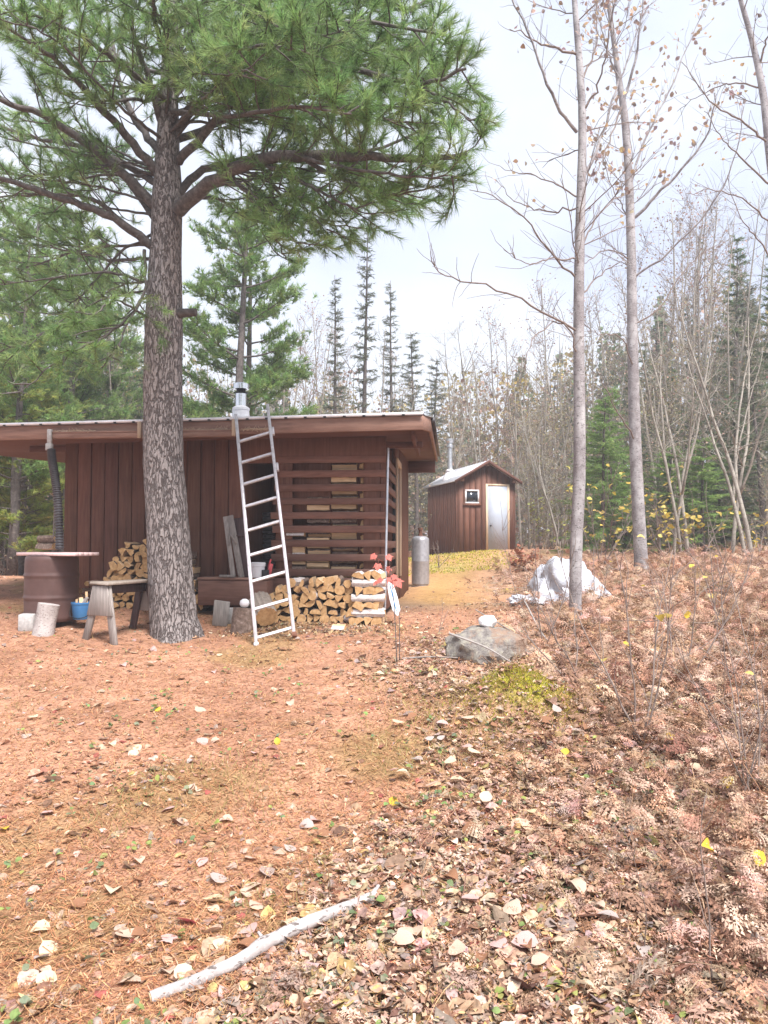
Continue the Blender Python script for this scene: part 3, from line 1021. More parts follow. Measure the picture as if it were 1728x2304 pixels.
# blue tub with kindling
p = ghit(187, 1388); p[1] = max(p[1], 8.7)
p = np.array([at(187, 1223, 8.9)[0], 8.9, z_of(1392, 8.9)])
tub = thing('blue_tub', 'blue plastic tub of kindling between barrel and sawhorse', 'tub', p)
mb = MB(); mb.lathe(p, [(.088, 0), (.10, .02), (.115, .17), (.121, .175), (.121, .195), (.108, .195), (.10, .05), (.02, .045)], 28)
part('tub_body', mb, M['blue'], tub, smooth=40)
mb = MB(); mb.tube(catmull([p + np.array([-.118, -.02, .16]), p + np.array([-.10, -.09, .05]), p + np.array([0, -.128, .02]), p + np.array([.10, -.09, .05]), p + np.array([.118, -.02, .16])], 16), .005, 6)
part('handle', mb, M['black'], tub, smooth=60)
for i in range(7):
    a = rng.uniform(0, 6.28); d = unit([math.cos(a) * .5 + .3, math.sin(a) * .4, 1.1])
    b = p + np.array([rng.uniform(-.05, .05), rng.uniform(-.05, .05), .06]); l = rng.uniform(.17, .27)
    mb = MB(); mb.box(b + d * l / 2, (rng.uniform(.02, .04), .02, l), rot_to(d), jit=.003)
    solo('kindling', mb, M['splitwood'] if i % 3 else M['greyboard'], b, 'short split kindling stick standing in the blue tub', 'kindling', 'kindling sticks in the blue tub', bevel=.002)
# sawhorse
sa, sb = at(236, 1320, 8.25), at(322, 1306, 8.75)
sh = thing('sawhorse', 'weathered grey wooden sawhorse left of the big pine trunk', 'sawhorse', np.array([(sa[0] + sb[0]) / 2, 8.5, .56]))
dx = unit([sb[0] - sa[0], sb[1] - sa[1], 0]); dy = np.array([-dx[1], dx[0], 0])
tz = z_of(1312, 8.25)
SR = np.stack([dx, dy, UP], 1)
ln = np.linalg.norm((sb - sa)[:2]) + .12
mid = np.array([(sa[0] + sb[0]) / 2, (sa[1] + sb[1]) / 2, tz])
mb = MB(); mb.box(mid + UP * .0, (ln + .06, .27, .035), SR, jit=.006)
part('top_board', mb, M['greyboard_x'], sh, bevel=.005)
mb = MB(); mb.box(mid - UP * .07, (ln - .05, .05, .09), SR)
part('beam', mb, M['darkboard'], sh, bevel=.004)
for e, s in ((sa, -1), (sb, 1)):
    base = np.array([e[0], e[1], 0]) + dx * s * .02
    for k in (-1, 1):
        top = base + dy * k * .06 + UP * (tz - .03)
        bot = base + dy * k * .21 + dx * s * .04; bot = bot + UP * (hz(bot[0], bot[1]) - .01)
        z_ = unit(bot - top); x_ = unit(dx - z_ * (dx @ z_)); y_ = np.cross(z_, x_)
        mb = MB(); mb.box((top + bot) / 2, (.035, .085, np.linalg.norm(bot - top)), np.stack([x_, y_, z_], 1))
        part('leg', mb, M['darkboard'] if s > 0 else M['greyboard'], sh, bevel=.004)
    c_ = base + dx * s * .045
    v8 = []
    for z, wv in ((tz - .36, .20), (tz - .03, .115)):
        for dd in (-.011, .011):
            for k in (-1, 1):
                pass
    lo, hi = tz - .34, tz - .025
    v8 = [c_ + dy * k * wv + dx * dd + UP * z for z, wv in ((lo, .185), (hi, .105)) for dd in (-.011, .011) for k in (-1, 1)]
    mb = MB(); mb.hexa(np.array(v8)); part('end_panel', mb, M['greyboard'], sh, bevel=.004)
# long pole behind the barrel
a, b = at(119, 1240, 10.15), at(124, 1118, 10.3)
mb = MB(); mb.tube([a - (b - a) * .65, b], .011, 8)
solo('garden_stake', mb, M['greyboard'], a - (b - a) * .65, 'thin pale stake leaning on the cabin corner behind the drain pipe', 'stake', smooth=60)
# block of wood and chopping blocks by the step
p = ghit(500, 1377); p = np.array([at(499, 1223, 9.2)[0], 9.2, hz(at(499, 1223, 9.2)[0], 9.2)])
mb = MB(); mb.box(p + UP * .14, (.18, .075, .30), euler(-.12, .12, .1), jit=.006)
solo('wood_block', mb, M['greyboard'], p, 'grey weathered board end standing against the porch step', 'block', bevel=.006)
mb = MB(); p = np.array([at(524, 1223, 9.4)[0], 9.4, hz(at(524, 1223, 9.4)[0], 9.4)]); mb.box(p + UP * .09, (.2, .19, .19), euler(0, 0, .1))
solo('concrete_block', mb, M['concrete'], p, 'low grey concrete block under the porch step', 'block', bevel=.006)


def stump(p, ax, L_, r0, r1, mat, label, seed, cap=None):
    g = np.random.default_rng(seed)
    n, m = 30, 10
    ax = unit(ax)
    rip = 1 + .05 * np.sin(np.arange(n) * 3.1 + g.uniform(0, 6))[None, :] + g.normal(0, .025, (1, n)) + g.normal(0, .008, (m, n))
    mb_ = MB(); mb_.tube([p + ax * t for t in np.linspace(0, L_, m)], np.linspace(r0, r1, m), n, 0, ripple=rip, caps=False)
    base = mb_.n
    mb_.f.append(np.array([list(range((m - 1) * n, m * n))])); mb_.m.append(np.array([1], np.int32))
    mb_.f.append(np.array([list(range(n))[::-1]])); mb_.m.append(np.array([1], np.int32))
    return solo('chopping_block', mb_, [mat, cap or M['endgrain']], p, label, 'log', smooth=40)


p = np.array([at(546, 1223, 8.9)[0], 8.9, hz(at(546, 1223, 8.9)[0], 8.9) - .02])
stump(p, [.06, .1, 1], .30, .125, .115, M['logbark'], 'dark barked chopping block standing left of the ladder foot', 3, M['greyboard'])
p2 = p + np.array([.03, -.02, .31])
mb = MB(); mb.lathe(p2, [(.02, -.004), (.045, .01), (.058, .04), (.05, .075), (.02, .095)], 18)
solo('white_jug', mb, M['white'], p2, 'small rounded white thing lying on the dark chopping block', 'jug', smooth=60)
p = np.array([at(602, 1223, 9.15)[0], 9.15, hz(at(602, 1223, 9.15)[0], 9.15) + .10])
stump(p + np.array([.03, -.24, .02]), [-.32, .75, .42], .36, .125, .13, M['greyboard_x'], 'fat round log lying tilted behind the ladder, end towards us', 5)

# ------------------------------------------------------------------ things in the doorway
fz = 1.17


def lean_board(px0, px1, y0, y1, Y0, Y1, wdt, mat, name, label, cat, group=None, thick=.022):
    a, b = at(px1, y1, Y1), at(px0, y0, Y0)
    a[2] = fz if y1 > 1290 else a[2]
    z_ = unit(b - a); x_ = unit(RV - z_ * (RV @ z_)); y_ = np.cross(z_, x_)
    mb_ = MB(); mb_.box((a + b) / 2, (wdt, thick, np.linalg.norm(b - a)), np.stack([x_, y_, z_], 1), jit=.002)
    return mb_, mat, (a + b) / 2


pal = thing('pallet_frame', 'weathered grey board frame leaning on the wall by the dark doorway', 'frame', C(-2.1, -.2, fz))
for args in ((507, 525, 1162, 1300, 9.92, 9.74, .062), (518, 543, 1160, 1300, 9.92, 9.74, .075)):
    mbb, mat_, c_ = lean_board(*args[:6], args[6], M['greyboard'], '', '', '')
    part('board', mbb, mat_, pal, bevel=.003)
for a, b in ((at(514, 1228, 9.80), at(518, 1200, 9.84)), (at(515, 1198, 9.83), at(533, 1224, 9.80))):
    mb = MB(); mb.tube([a, b], .012, 6); part('brace', mb, M['greyboard'], pal)
mb = MB(); mb.box(at(512, 1296, 9.72), (.2, .05, .03), CROT); part('foot_rail', mb, M['greyboard'], pal, bevel=.003)
mbb, mat_, c_ = lean_board(540, 552, 1165, 1300, 9.93, 9.80, .15, M['darkboard'], '', '', '')
for zc_ in (.4, .7):
    mbb.box(c_ + UP * (zc_ - .55) - BV * .02, (.15, .02, .02), CROT)
solo('stained_plank', mbb, M['darkboard'], c_ * np.array([1, 1, 0]) + UP * fz, 'wide dark stained plank leaning beside the grey board frame', 'plank', bevel=.003)
# stack of dark slates / cans glimpsed inside
base = C(-1.68, .55, fz)
mb = MB()
for k in range(14):
    mb.lathe(base + np.array([rng.normal(0, .006), 0, k * .062]), [(.05, .0), (.085, .008), (.088, .05), (.05, .06)], 20)
solo('bucket_stack', mb, M['pipe'], base, 'tall column of nested dark buckets standing inside the doorway', 'buckets', smooth=50)
p = at(580, 1300, 9.75); p[2] = fz
pb = thing('white_bucket', 'white plastic pail on the porch step behind the ladder', 'bucket', p)
mb = MB(); mb.lathe(p, [(.075, 0), (.08, .01), (.088, .14), (.096, .145), (.096, .165)], 24); part('pail_body', mb, M['white'], pb, smooth=40)
mb = MB(); mb.lathe(p + UP * .166, [(.099, 0), (.10, .02), (.08, .028), (.03, .03)], 24); part('lid', mb, M['white'], pb, smooth=40)
p = at(606, 1298, 9.85); p[2] = fz
mb = MB(); mb.box(p + UP * .09, (.05, .11, .17), euler(0, .2, .3)); mb.tube([p + UP * .17, p + np.array([.02, 0, .23])], .012, 8)
solo('fuel_can', mb, M['red'], p, 'small red can beside the white pail in the doorway', 'can', bevel=.012)
p = at(596, 1298, 9.72); p[2] = fz
mb = MB(); mb.box(p + UP * .05, (.09, .09, .1), euler(0, 0, .4))
solo('dark_box', mb, M['black'], p, 'small dark box between the white pail and the red can', 'box', bevel=.006)

# pole, ski, tank
a, b = at(866, 1372, 9.72), at(873.5, 1008, 9.90)
mb = MB(); mb.tube([a, b], .0155, 10)
pole = solo('metal_pole', mb, M['galv'], a, 'tall thin grey pole leaning at the slatted corner of the cabin', 'pole', smooth=60)
a, b = at(895, 1385, 9.05), at(876, 1308, 9.55)
z_ = unit(b - a); x_ = unit(RV - z_ * (RV @ z_)); y_ = np.cross(z_, x_)
l = np.linalg.norm(b - a)
outl = [(-.012, 0), (-.045, .10), (-.05, .3), (-.042, l * .8), (-.02, l), (.02, l), (.042, l * .8), (.05, .3), (.045, .10), (.012, 0)]
mb = MB()
n = len(outl)
lo = [a + x_ * u_ + z_ * t_ - y_ * .006 for u_, t_ in outl]; hi = [a + x_ * u_ + z_ * t_ + y_ * .006 for u_, t_ in outl]
mb.add(lo + hi, [list(range(n)), list(range(n, 2 * n))[::-1]] + [(i, n + i, n + (i + 1) % n, (i + 1) % n) for i in range(n)])
ski = thing('ski', 'short white ski with dark centre stripe leaning at the cabin corner', 'ski', a)
part('ski_body', mb, M['white'], ski, bevel=.002)
mb = MB(); mb.box(a + z_ * l * .5 + y_ * -.0085 - x_ * .004, (.012, .004, l * .8), np.stack([x_, y_, z_], 1)); part('stripe', mb, M['blue'], ski)
tp = at(946, 1318, 16.5); tp[2] = hz(tp[0], 16.5) - .01
th_ = z_of(1206, 16.5) - tp[2]
tank = thing('propane_tank', 'tall grey propane cylinder beyond the right end of the cabin', 'gas tank', tp)
mb = MB(); mb.lathe(tp, [(.17, 0), (.17, .05), (.188, .06), (.19, .12), (.19, th_ * .5), (.1915, th_ * .505), (.19, th_ * .51), (.19, th_ - .1), (.178, th_ - .05), (.14, th_ - .015), (.06, th_)], 40)
part('tank_body', mb, M['tank'], tank, smooth=40)
mb = MB(); mb.lathe(tp + UP * (th_ - .01), [(.05, 0), (.05, .05), (.035, .055), (.035, .14), (.055, .145), (.055, .18)], 18); part('valve', mb, M['rust'], tank, smooth=40)

# ------------------------------------------------------------------ small shed
SY = R(14.2)
sr = np.array([math.cos(SY), math.sin(SY), 0]); sbk = np.array([-math.sin(SY), math.cos(SY), 0])
S0 = at(1029.6, 1242, 24.0)
SROT = np.stack([sr, sbk, UP], 1)


def S(u, v, z):
    return S0 * np.array([1, 1, 0]) + u * sr + v * sbk + z * UP


def sbox(mb, u0, u1, v0, v1, z0, z1):
    return mb.box(S((u0 + u1) / 2, (v0 + v1) / 2, (z0 + z1) / 2), (u1 - u0, v1 - v0, z1 - z0), SROT)


SW, SD = 1.93, 3.0
zb = S0[2] - .25; ze = z_of(1079, 24); zr = z_of(1040, 24.2)
shed = thing('small_shed', 'small brown gabled shed with pale grey door beyond the gas tank', 'shed', S(SW / 2, SD / 2, zb))


def roofz(u):
    return ze + (zr - ze) * (1 - abs(u - SW / 2) / (SW / 2))


mb = MB()
u = 0
k = 0
while u < SW - .01:
    u2 = min(u + .1935, SW)
    zt_ = min(roofz(u), roofz(u2))
    zt2 = max(roofz(u), roofz(u2))
    v0 = -.02 - .008 * (k % 2); bt_ = rng.uniform(.8, 1.15)
    a_, b_ = u + .006, u2 - .006
    lo_ = [(a_, v0, zb), (b_, v0, zb), (a_, 0, zb), (b_, 0, zb)]
    v8 = [S(*q_) for q_ in lo_] + [S(a_, v0, roofz(u)), S(b_, v0, roofz(u2)), S(a_, 0, roofz(u)), S(b_, 0, roofz(u2))]
    mb.hexa(np.array(v8)); mb.c[-1] = mb.c[-1] * bt_; u = u2; k += 1
v = 0; k = 0
while v < SD - .01:
    sbox(mb, -.02 - .008 * (k % 2), 0, v + .006, v + .182, zb - .4, ze - .02); sbox(mb, SW, SW + .02, v + .006, v + .182, zb, ze - .02)
    v += .188; k += 1
sbox(mb, .003, SW - .003, SD - .05, SD, zb - .4, ze)
mb.hexa(np.array([S(.005, .004, zb), S(SW - .005, .004, zb), S(.005, .05, zb), S(SW - .005, .05, zb), S(.005, .004, ze), S(SW - .005, .004, ze), S(.005, .05, ze), S(SW - .005, .05, ze)]))
sbox(mb, .004, .04, .06, SD - .06, zb - .4, ze - .02); sbox(mb, SW - .04, SW - .004, .06, SD - .06, zb, ze - .02)
part('wall', mb, M['siding'], shed)
for sgn in (-1, 1):
    mb = MB()
    ue = -.16 if sgn < 0 else SW + .16
    sl = (zr - ze) / (SW / 2)
    zee = zr - sl * (SW / 2 + .16)
    um = SW / 2
    for o in (.012,):
        v8 = [S(ue, -.22, zee + o), S(um, -.22, zr + o), S(ue, SD + .15, zee + o), S(um, SD + .15, zr + o), S(ue, -.22, zee + o + .035), S(um, -.22, zr + o + .035), S(ue, SD + .15, zee + o + .035), S(um, SD + .15, zr + o + .035)]
        if sgn > 0:
            v8 = [v8[i] for i in (1, 0, 3, 2, 5, 4, 7, 6)]
        mb.hexa(np.array(v8))
    for i in range(14):
        vv_ = -.2 + i * .255
        v8 = [S(ue, vv_, zee + .048), S(um, vv_, zr + .048), S(ue, vv_ + .03, zee + .048), S(um, vv_ + .03, zr + .048), S(ue, vv_, zee + .062), S(um, vv_, zr + .062), S(ue, vv_ + .03, zee + .062), S(um, vv_ + .03, zr + .062)]
        if sgn > 0: v8 = [v8[j] for j in (1, 0, 3, 2, 5, 4, 7, 6)]
        mb.hexa(np.array(v8))
    part('roof', mb, M['metalroof'], shed)
for sgn in (-1, 1):
    ue = -.16 if sgn < 0 else SW + .16; sl = (zr - ze) / (SW / 2); zee = zr - sl * (SW / 2 + .16); um = SW / 2
    a_, b_ = (ue, um - .001) if sgn < 0 else (um + .001, ue)
    za_, zb_ = (zee, zr) if sgn < 0 else (zr, zee)
    mb = MB(); mb.hexa(np.array([S(a_, -.245, za_ - .05), S(b_, -.245, zb_ - .05), S(a_, -.223, za_ - .05), S(b_, -.223, zb_ - .05), S(a_, -.245, za_ + .055), S(b_, -.245, zb_ + .055), S(a_, -.223, za_ + .055), S(b_, -.223, zb_ + .055)]))
    part('rake_board', mb, M['soffit'], shed)
for uu in (.12, SW / 2, SW - .08):
    zz = roofz(uu) - .065
    mb = MB(); sbox(mb, uu - .04, uu + .04, -.20, -.03, zz - .06, zz + .06)
    part('rafter_end', mb, M['fascia'], shed, bevel=.006)
dz0, dz1 = z_of(1237, 24.3), z_of(1094, 24.3)
du0, du1 = 1.0, 1.66
mb = MB(); sbox(mb, du0 - .07, du0, -.055, -.022, dz0 - .15, dz1 + .07); sbox(mb, du1, du1 + .07, -.055, -.022, dz0 - .15, dz1 + .07); sbox(mb, du0 + .001, du1 - .001, -.055, -.022, dz1, dz1 + .07)
part('door_frame', mb, M['palewood'], shed)
mb = MB(); sbox(mb, du0 + .005, du1 - .005, -.05, -.03, dz0 - .15, dz1 - .005)
sdoor = part('door', mb, M['doorgrey'], shed)
mb = MB(); mb.lathe(S(du0 + .07, -.05, z_of(1183, 24.3)), [(.012, 0), (.012, .03), (.03, .035), (.03, .06), (.01, .07)], 12, ax=-sbk)
part('handle', mb, M['black'], sdoor, smooth=50)
wz0, wz1 = z_of(1133, 24.1), z_of(1102, 24.1)
wu0, wu1 = .24, .70
mb = MB()
for (a, b, c_, d_) in ((wu0, wu1, wz0, wz0 + .045), (wu0, wu1, wz1 - .045, wz1), (wu0, wu0 + .04, wz0 + .046, wz1 - .046), (wu1 - .04, wu1, wz0 + .046, wz1 - .046)):
    sbox(mb, a, b, -.06, -.03, c_, d_)
swin = part('window', mb, M['white'], shed)
mb = MB(); sbox(mb, wu0 + .041, wu1 - .041, -.045, -.035, wz0 + .046, wz1 - .046)
part('pane', mb, M['glass'], swin)
mb = MB(); sbox(mb, wu0 - .06, wu1 + .06, -.07, -.03, wz0 - .07, wz0 - .003)
part('sill', mb, M['siding'], swin)
sp = S(.28, 1.5, 0); rz = ze + (zr - ze) * .28 / (SW / 2)
k_ = np.array([sp[0], sp[1], rz])
mb = MB(); mb.lathe(k_ - UP * .1, [(.26, 0), (.24, .12), (.12, .33), (.15, .34), (.15, .37), (.08, .41)], 24)
st = part('chimney', mb, M['whitemetal'], shed, smooth=40)
mb = MB(); mb.lathe(k_ + UP * .28, [(.085, 0), (.085, .78)], 24); part('flue', mb, M['galv'], st, smooth=40)
mb = MB(); mb.lathe(k_ + UP * 1.02, [(.09, 0), (.12, .02), (.12, .08), (.09, .1), (.09, .16), (.15, .22), (.155, .30), (.1, .31)], 24); part('flue_cap', mb, M['galv'], st, smooth=40)
# ------------------------------------------------------------------ leaf templates (triangles)
def t_leaf(curl=.25, fold=.25, tip=.55):
    ys_ = [-.5, -.36, -.12, .14, .36, tip]; ws = [0, .26, .40, .36, .2, 0]
    v, f = [], []
    for y, w_ in zip(ys_, ws):
        z = -curl * y * y
        v += [(-w_, y, z + fold * w_), (0, y, z), (w_, y, z + fold * w_)]
    for i in range(5):
        a = i * 3
        for k in (0, 1):
            q_ = (a + k, a + k + 1, a + k + 4, a + k + 3)
            f += [(q_[0], q_[1], q_[2]), (q_[0], q_[2], q_[3])]
    # stalk
    n = len(v); v += [(-.012, -.5, -.05), (.012, -.5, -.05), (0, -.85, .02)]; f.append((n, n + 1, n + 2))
    return np.array(v, float), np.array(f)


def t_maple():
    ang = [90, 68, 58, 40, 28, 14, -8, -22, -50, -90]
    rad = [1, .72, .70, .56, 1.0, .62, .62, .50, .62, .2]
    out = [(math.cos(R(a)) * r_, math.sin(R(a)) * r_) for a, r_ in zip(ang, rad)]
    out += [(-x, y) for x, y in out[-2:0:-1]]
    v = [(0, 0, 0)] + [(x * .6, y * .6, -.12 * (x * x + y * y) + .04 * math.sin(5 * x)) for x, y in out]
    n = len(out)
    f = [(0, 1 + (i + 1) % n, 1 + i) for i in range(n)]
    m = len(v); v += [(-.012, -.1, 0), (.012, -.1, 0), (0, -.8, -.05)]; f.append((m, m + 1, m + 2))
    return np.array(v), np.array(f)


def t_frond(seed, L_=1.0, np_=11, curl=.25):
    """one dead bracken frond along +y, with toothed side leaflets, curled"""
    g = np.random.default_rng(seed)
    v, f = [], []

    def tri(a, b, c_):
        n = len(v); v.extend([a, b, c_]); f.append((n, n + 1, n + 2))

    def spine(t):
        return np.array([.06 * math.sin(3 * t), t * L_, .16 * math.sin(t * 2.6) - .15 * t * t])
    for i in range(10):
        a, b = spine(i / 10), spine((i + 1) / 10)
        tri(a + [-.008, 0, 0], a + [.008, 0, 0], b)
    for i in range(np_):
        t = .18 + .8 * i / np_
        p = spine(t)
        ln = .34 * L_ * (1 - (i / np_) ** 1.3) + .05
        for s in (-1, 1):
            d = unit([s * 1, .45 + g.normal(0, .15), g.normal(-.15, .3)])
            nrm = unit(np.array([g.normal(0, .35), g.normal(0, .35), 1]))
            sd_ = unit(np.cross(nrm, d))
            nl = 4
            for k in range(nl):
                u0 = k / nl
                q_ = p + d * ln * u0 + np.array([0, 0, -curl * (u0 * ln) ** 2 * 6])
                wl = ln * .24 * (1 - u0 * .75)
                for r_ in (-1, 1):
                    e = q_ + sd_ * r_ * wl + d * ln * .12 + np.array([0, 0, g.normal(-.01, .02)])
                    tri(q_ - d * ln * .03, q_ + d * ln * .15, e)
            tri(p - [0, .006, 0], p + [0, .006, 0], p + d * ln)
    return np.array(v), np.array(f)


LEAF = [t_leaf(.25, .25), t_leaf(-.5, .1), t_leaf(.7, .45), t_leaf(.1, -.3), t_leaf(1.3, .2, .42), t_leaf(-.2, .6, .7)]
MAPLE = t_maple()
FROND = [t_frond(s, np_=n_, curl=c_) for s, n_, c_ in ((1, 11, .25), (2, 9, .6), (3, 12, -.2), (4, 7, .9), (5, 10, .1), (6, 8, -.5), (7, 6, .4))]


def frames(N, tilt, g=rng, up=None):
    """N random leaf frames lying near flat with a spread of tilt"""
    th = g.uniform(0, 2 * math.pi, N)
    nrm = np.stack([g.normal(0, tilt, N), g.normal(0, tilt, N), np.ones(N)], 1)
    if up is not None: nrm = nrm + up
    nrm = unit(nrm)
    y = np.stack([np.cos(th), np.sin(th), np.zeros(N)], 1)
    y = unit(y - nrm * (y * nrm).sum(1)[:, None]); x = np.cross(y, nrm)
    return np.stack([x, y, nrm], 2)


def rframes(N, g=rng):
    a = unit(g.normal(size=(N, 3))); b = g.normal(size=(N, 3)); b = unit(b - a * (a * b).sum(1)[:, None])
    return np.stack([a, b, np.cross(a, b)], 2)


def pick(cols, N, p=None, var=.15, g=rng):
    cols = np.array(cols); c = cols[g.choice(len(cols), N, p=p)]
    return np.clip(c * (1 + g.normal(0, var, (N, 1))) * (1 + g.normal(0, .05, (N, 3))), .005, .95)


TAN = [(.50, .36, .15), (.54, .36, .24), (.50, .33, .22), (.56, .40, .29), (.48, .33, .23), (.60, .46, .36), (.52, .33, .23), (.56, .37, .27), (.27, .155, .10), (.50, .30, .20), (.52, .36, .27), (.36, .21, .135), (.26, .14, .09), (.52, .34, .29), (.45, .33, .21), (.21, .11, .075), (.42, .32, .27), (.34, .26, .22)]
FERN = [(.42, .25, .165), (.55, .37, .27), (.32, .17, .11), (.60, .43, .32), (.50, .29, .19), (.56, .38, .27), (.52, .31, .20)]


def sample(N, xr, yr, dens, g=rng):
    """N points with probability dens(x,y), nearer ground sampled more"""
    out = []
    got = 0
    while got < N:
        y = yr[0] * (yr[1] / yr[0]) ** g.uniform(0, 1, N * 2)
        x = g.uniform(-1, 1, N * 2) * (y * .53 + .3)
        m = g.uniform(0, 1, N * 2) < dens(x, y)
        P = np.stack([x[m], y[m]], 1); out.append(P); got += len(P)
    P = np.concatenate(out)[:N]
    return np.column_stack([P, H(P[:, 0], P[:, 1])])


def walk_(p, d, L_, n, wob, lift=0, g=rng):
    pts_ = [np.asarray(p, float)]; d = unit(d)
    for i in range(n):
        d = unit(d + g.normal(0, wob, 3) + np.array([0, 0, lift])); pts_.append(pts_[-1] + d * L_ / n)
    return np.array(pts_)


# ------------------------------------------------------------------ ground cover
def clear(x, y):
    """0 inside buildings"""
    u_ = (x - P0[0]) * RV[0] + (y - P0[1]) * RV[1]; v_ = (x - P0[0]) * BV[0] + (y - P0[1]) * BV[1]
    inb = (u_ > -4.4) & (u_ < .05) & (v_ > -.05) & (v_ < 5.4)
    us = (x - S0[0]) * sr[0] + (y - S0[1]) * sr[1]; v2 = (x - S0[0]) * sbk[0] + (y - S0[1]) * sbk[1]
    ins = (us > -.05) & (us < SW + .05) & (v2 > -.05) & (v2 < SD)
    return ~(inb | ins)


def path_w(x, y):
    return np.exp(-(((x - np.interp(y, [9, 13, 17, 22, 26], [.5, .9, 1.3, 2.3, 3.0])) / .7) ** 2)) * sst(9.5, 11, y) * (1 - sst(23, 26, y))


# pine needles
N = 80000
P = sample(N, None, (2.0, 11), lambda x, y: (1 - .5 * litter(x, y)) * clear(x, y))
th = rng.uniform(0, 6.283, N); ln = rng.uniform(.05, .11, N)
d = np.stack([np.cos(th), np.sin(th), rng.normal(0, .22, N)], 1); s_ = np.stack([-np.sin(th), np.cos(th), np.zeros(N)], 1)
wd = (.0011 + .00028 * P[:, 1])[:, None]
P[:, 2] += rng.uniform(.002, .012, N) + .025 * litter(P[:, 0], P[:, 1]) * rng.random(N)
V = np.stack([P - d * ln[:, None] / 2 - s_ * wd, P - d * ln[:, None] / 2 + s_ * wd, P + d * ln[:, None] / 2 + s_ * .4 * wd + rng.normal(0, .006, (N, 3))], 1)
cc = pick([(.55, .27, .13), (.42, .18, .085), (.62, .36, .20), (.28, .12, .06), (.50, .30, .14)], N)
mb = MB(); mb.add(V.reshape(-1, 3), np.arange(3 * N).reshape(-1, 3), 0, np.repeat(cc, 3, 0))
struct('needle_litter', mb, M['dry'], 'stuff')

# leaf litter
mb = MB()


def litd(x, y):
    return (1 - .8 * np.exp(-(((x - 1.02) / .36) ** 2 + ((y - 5.65) / .4) ** 2))) * np.clip(.055 + .06 * sst(1, 3.6, 4.2 - y) + .28 * sst(.1, .5, fbm(x * 1.1, y * 1.1, 77, 3)) * (x < -.4) + .95 * litter(x, y), 0, 1) * (1 - .55 * path_w(x, y)) * clear(x, y)


N = 24000
P = sample(N, None, (2.0, 17), litd)
kind = rng.integers(0, 6, N)
size = np.clip(rng.lognormal(-3.25, .38, N), .016, .085)
size *= 1 + .1 * (P[:, 1] < 4); size[rng.random(N) < .12] *= 1.3
P[:, 2] += .004 + rng.uniform(0, .03, N) * litter(P[:, 0], P[:, 1])
FR = frames(N, .30)
cc = pick(TAN, N, var=.2) * .9
for k in range(6):
    m = kind == k
    mb.scatter(LEAF[k][0], LEAF[k][1], FR[m] * size[m][:, None, None], P[m], cc[m])
N = 2200
P = sample(N, None, (2.0, 12), litd); P[:, 2] += .012
mb.scatter(MAPLE[0], MAPLE[1], frames(N, .35) * rng.uniform(.035, .07, N)[:, None, None], P, pick([(.42, .19, .13), (.50, .28, .2), (.36, .10, .08), (.55, .36, .30)], N))
# small broken bits
N = 34000
P = sample(N, None, (2.0, 13), lambda x, y: (.10 + .9 * litter(x, y)) * clear(x, y)); P[:, 2] += rng.uniform(0, .045, N) * litter(P[:, 0], P[:, 1]) + .004
_gb = np.random.default_rng(4)
BITS = []
for _ in range(5):
    na = 6; aa = np.sort(_gb.uniform(0, 6.28, na)); ra = _gb.uniform(.25, .6, na)
    bv = np.vstack([[0, 0, .05]] + [[math.cos(a) * r_, math.sin(a) * r_ * .7, _gb.normal(0, .12)] for a, r_ in zip(aa, ra)])
    BITS.append((bv, np.array([(0, 1 + i, 1 + (i + 1) % na) for i in range(na)])))
fb, sb_, cb = frames(N, .55), rng.uniform(.012, .04, N), pick(FERN + TAN, N, var=.25)
kb = rng.integers(0, 5, N)
for k in range(5):
    mb.scatter(BITS[k][0], BITS[k][1], fb[kb == k] * sb_[kb == k][:, None, None], P[kb == k], cb[kb == k])
tv, tf = BITS[0]
# chips and bark crumbs round the chopping place
N = 700
P = np.column_stack([rng.normal(-.75, .65, N), rng.normal(8.85, .28, N), np.zeros(N)]); P[:, 2] = H(P[:, 0], P[:, 1]) + .012
mb.scatter(tv, tf, frames(N, .5) * rng.uniform(.02, .075, N)[:, None, None], P, pick([(.52, .36, .20), (.44, .28, .15), (.60, .47, .33), (.22, .15, .11)], N))
struct('leaf_litter', mb, M['dry'], 'stuff')

# dead bracken
def fernd(x, y):
    near = sst(2.0, 3.2, y)
    rock_ = 1 - np.exp(-(((x - .95) / .55) ** 2 + ((y - 7.1) / .5) ** 2))
    moss_ = 1 - np.exp(-(((x - 1.02) / .5) ** 2 + ((y - 5.6) / .6) ** 2))
    return sst(.45, 1, litter(x, y)) * (.25 + .75 * sst(0, 2.0, x - .1 * y + .8 * fbm(x * .7, y * .7, 55, 2))) * rock_ * moss_ * near * (1 - path_w(x, y)) * clear(x, y)


mb = MB()
N = 4300
P = sample(N, None, (2.1, 22), fernd)
ksel = rng.integers(0, 7, N)
szf = rng.uniform(.08, .20, N) * (1 + .5 * sst(5, 12, P[:, 1]))
th = rng.uniform(0, 6.283, N)
y_ = np.stack([np.cos(th), np.sin(th), rng.normal(.22, .45, N)], 1); y_ = unit(y_)
z_ = unit(np.stack([rng.normal(0, .4, N), rng.normal(0, .4, N), np.ones(N)], 1)); x_ = unit(np.cross(y_, z_)); z_ = np.cross(x_, y_)
FR = np.stack([x_, y_, z_], 2)
P[:, 2] += rng.uniform(.0, .20, N) * sst(.3, 1.5, P[:, 0] - .08 * P[:, 1])
cc = pick(FERN + [(.62, .42, .32)], N, var=.2)
for k in range(7):
    m = ksel == k
    mb.scatter(FROND[k][0], FROND[k][1], FR[m] * szf[m][:, None, None], P[m], cc[m])
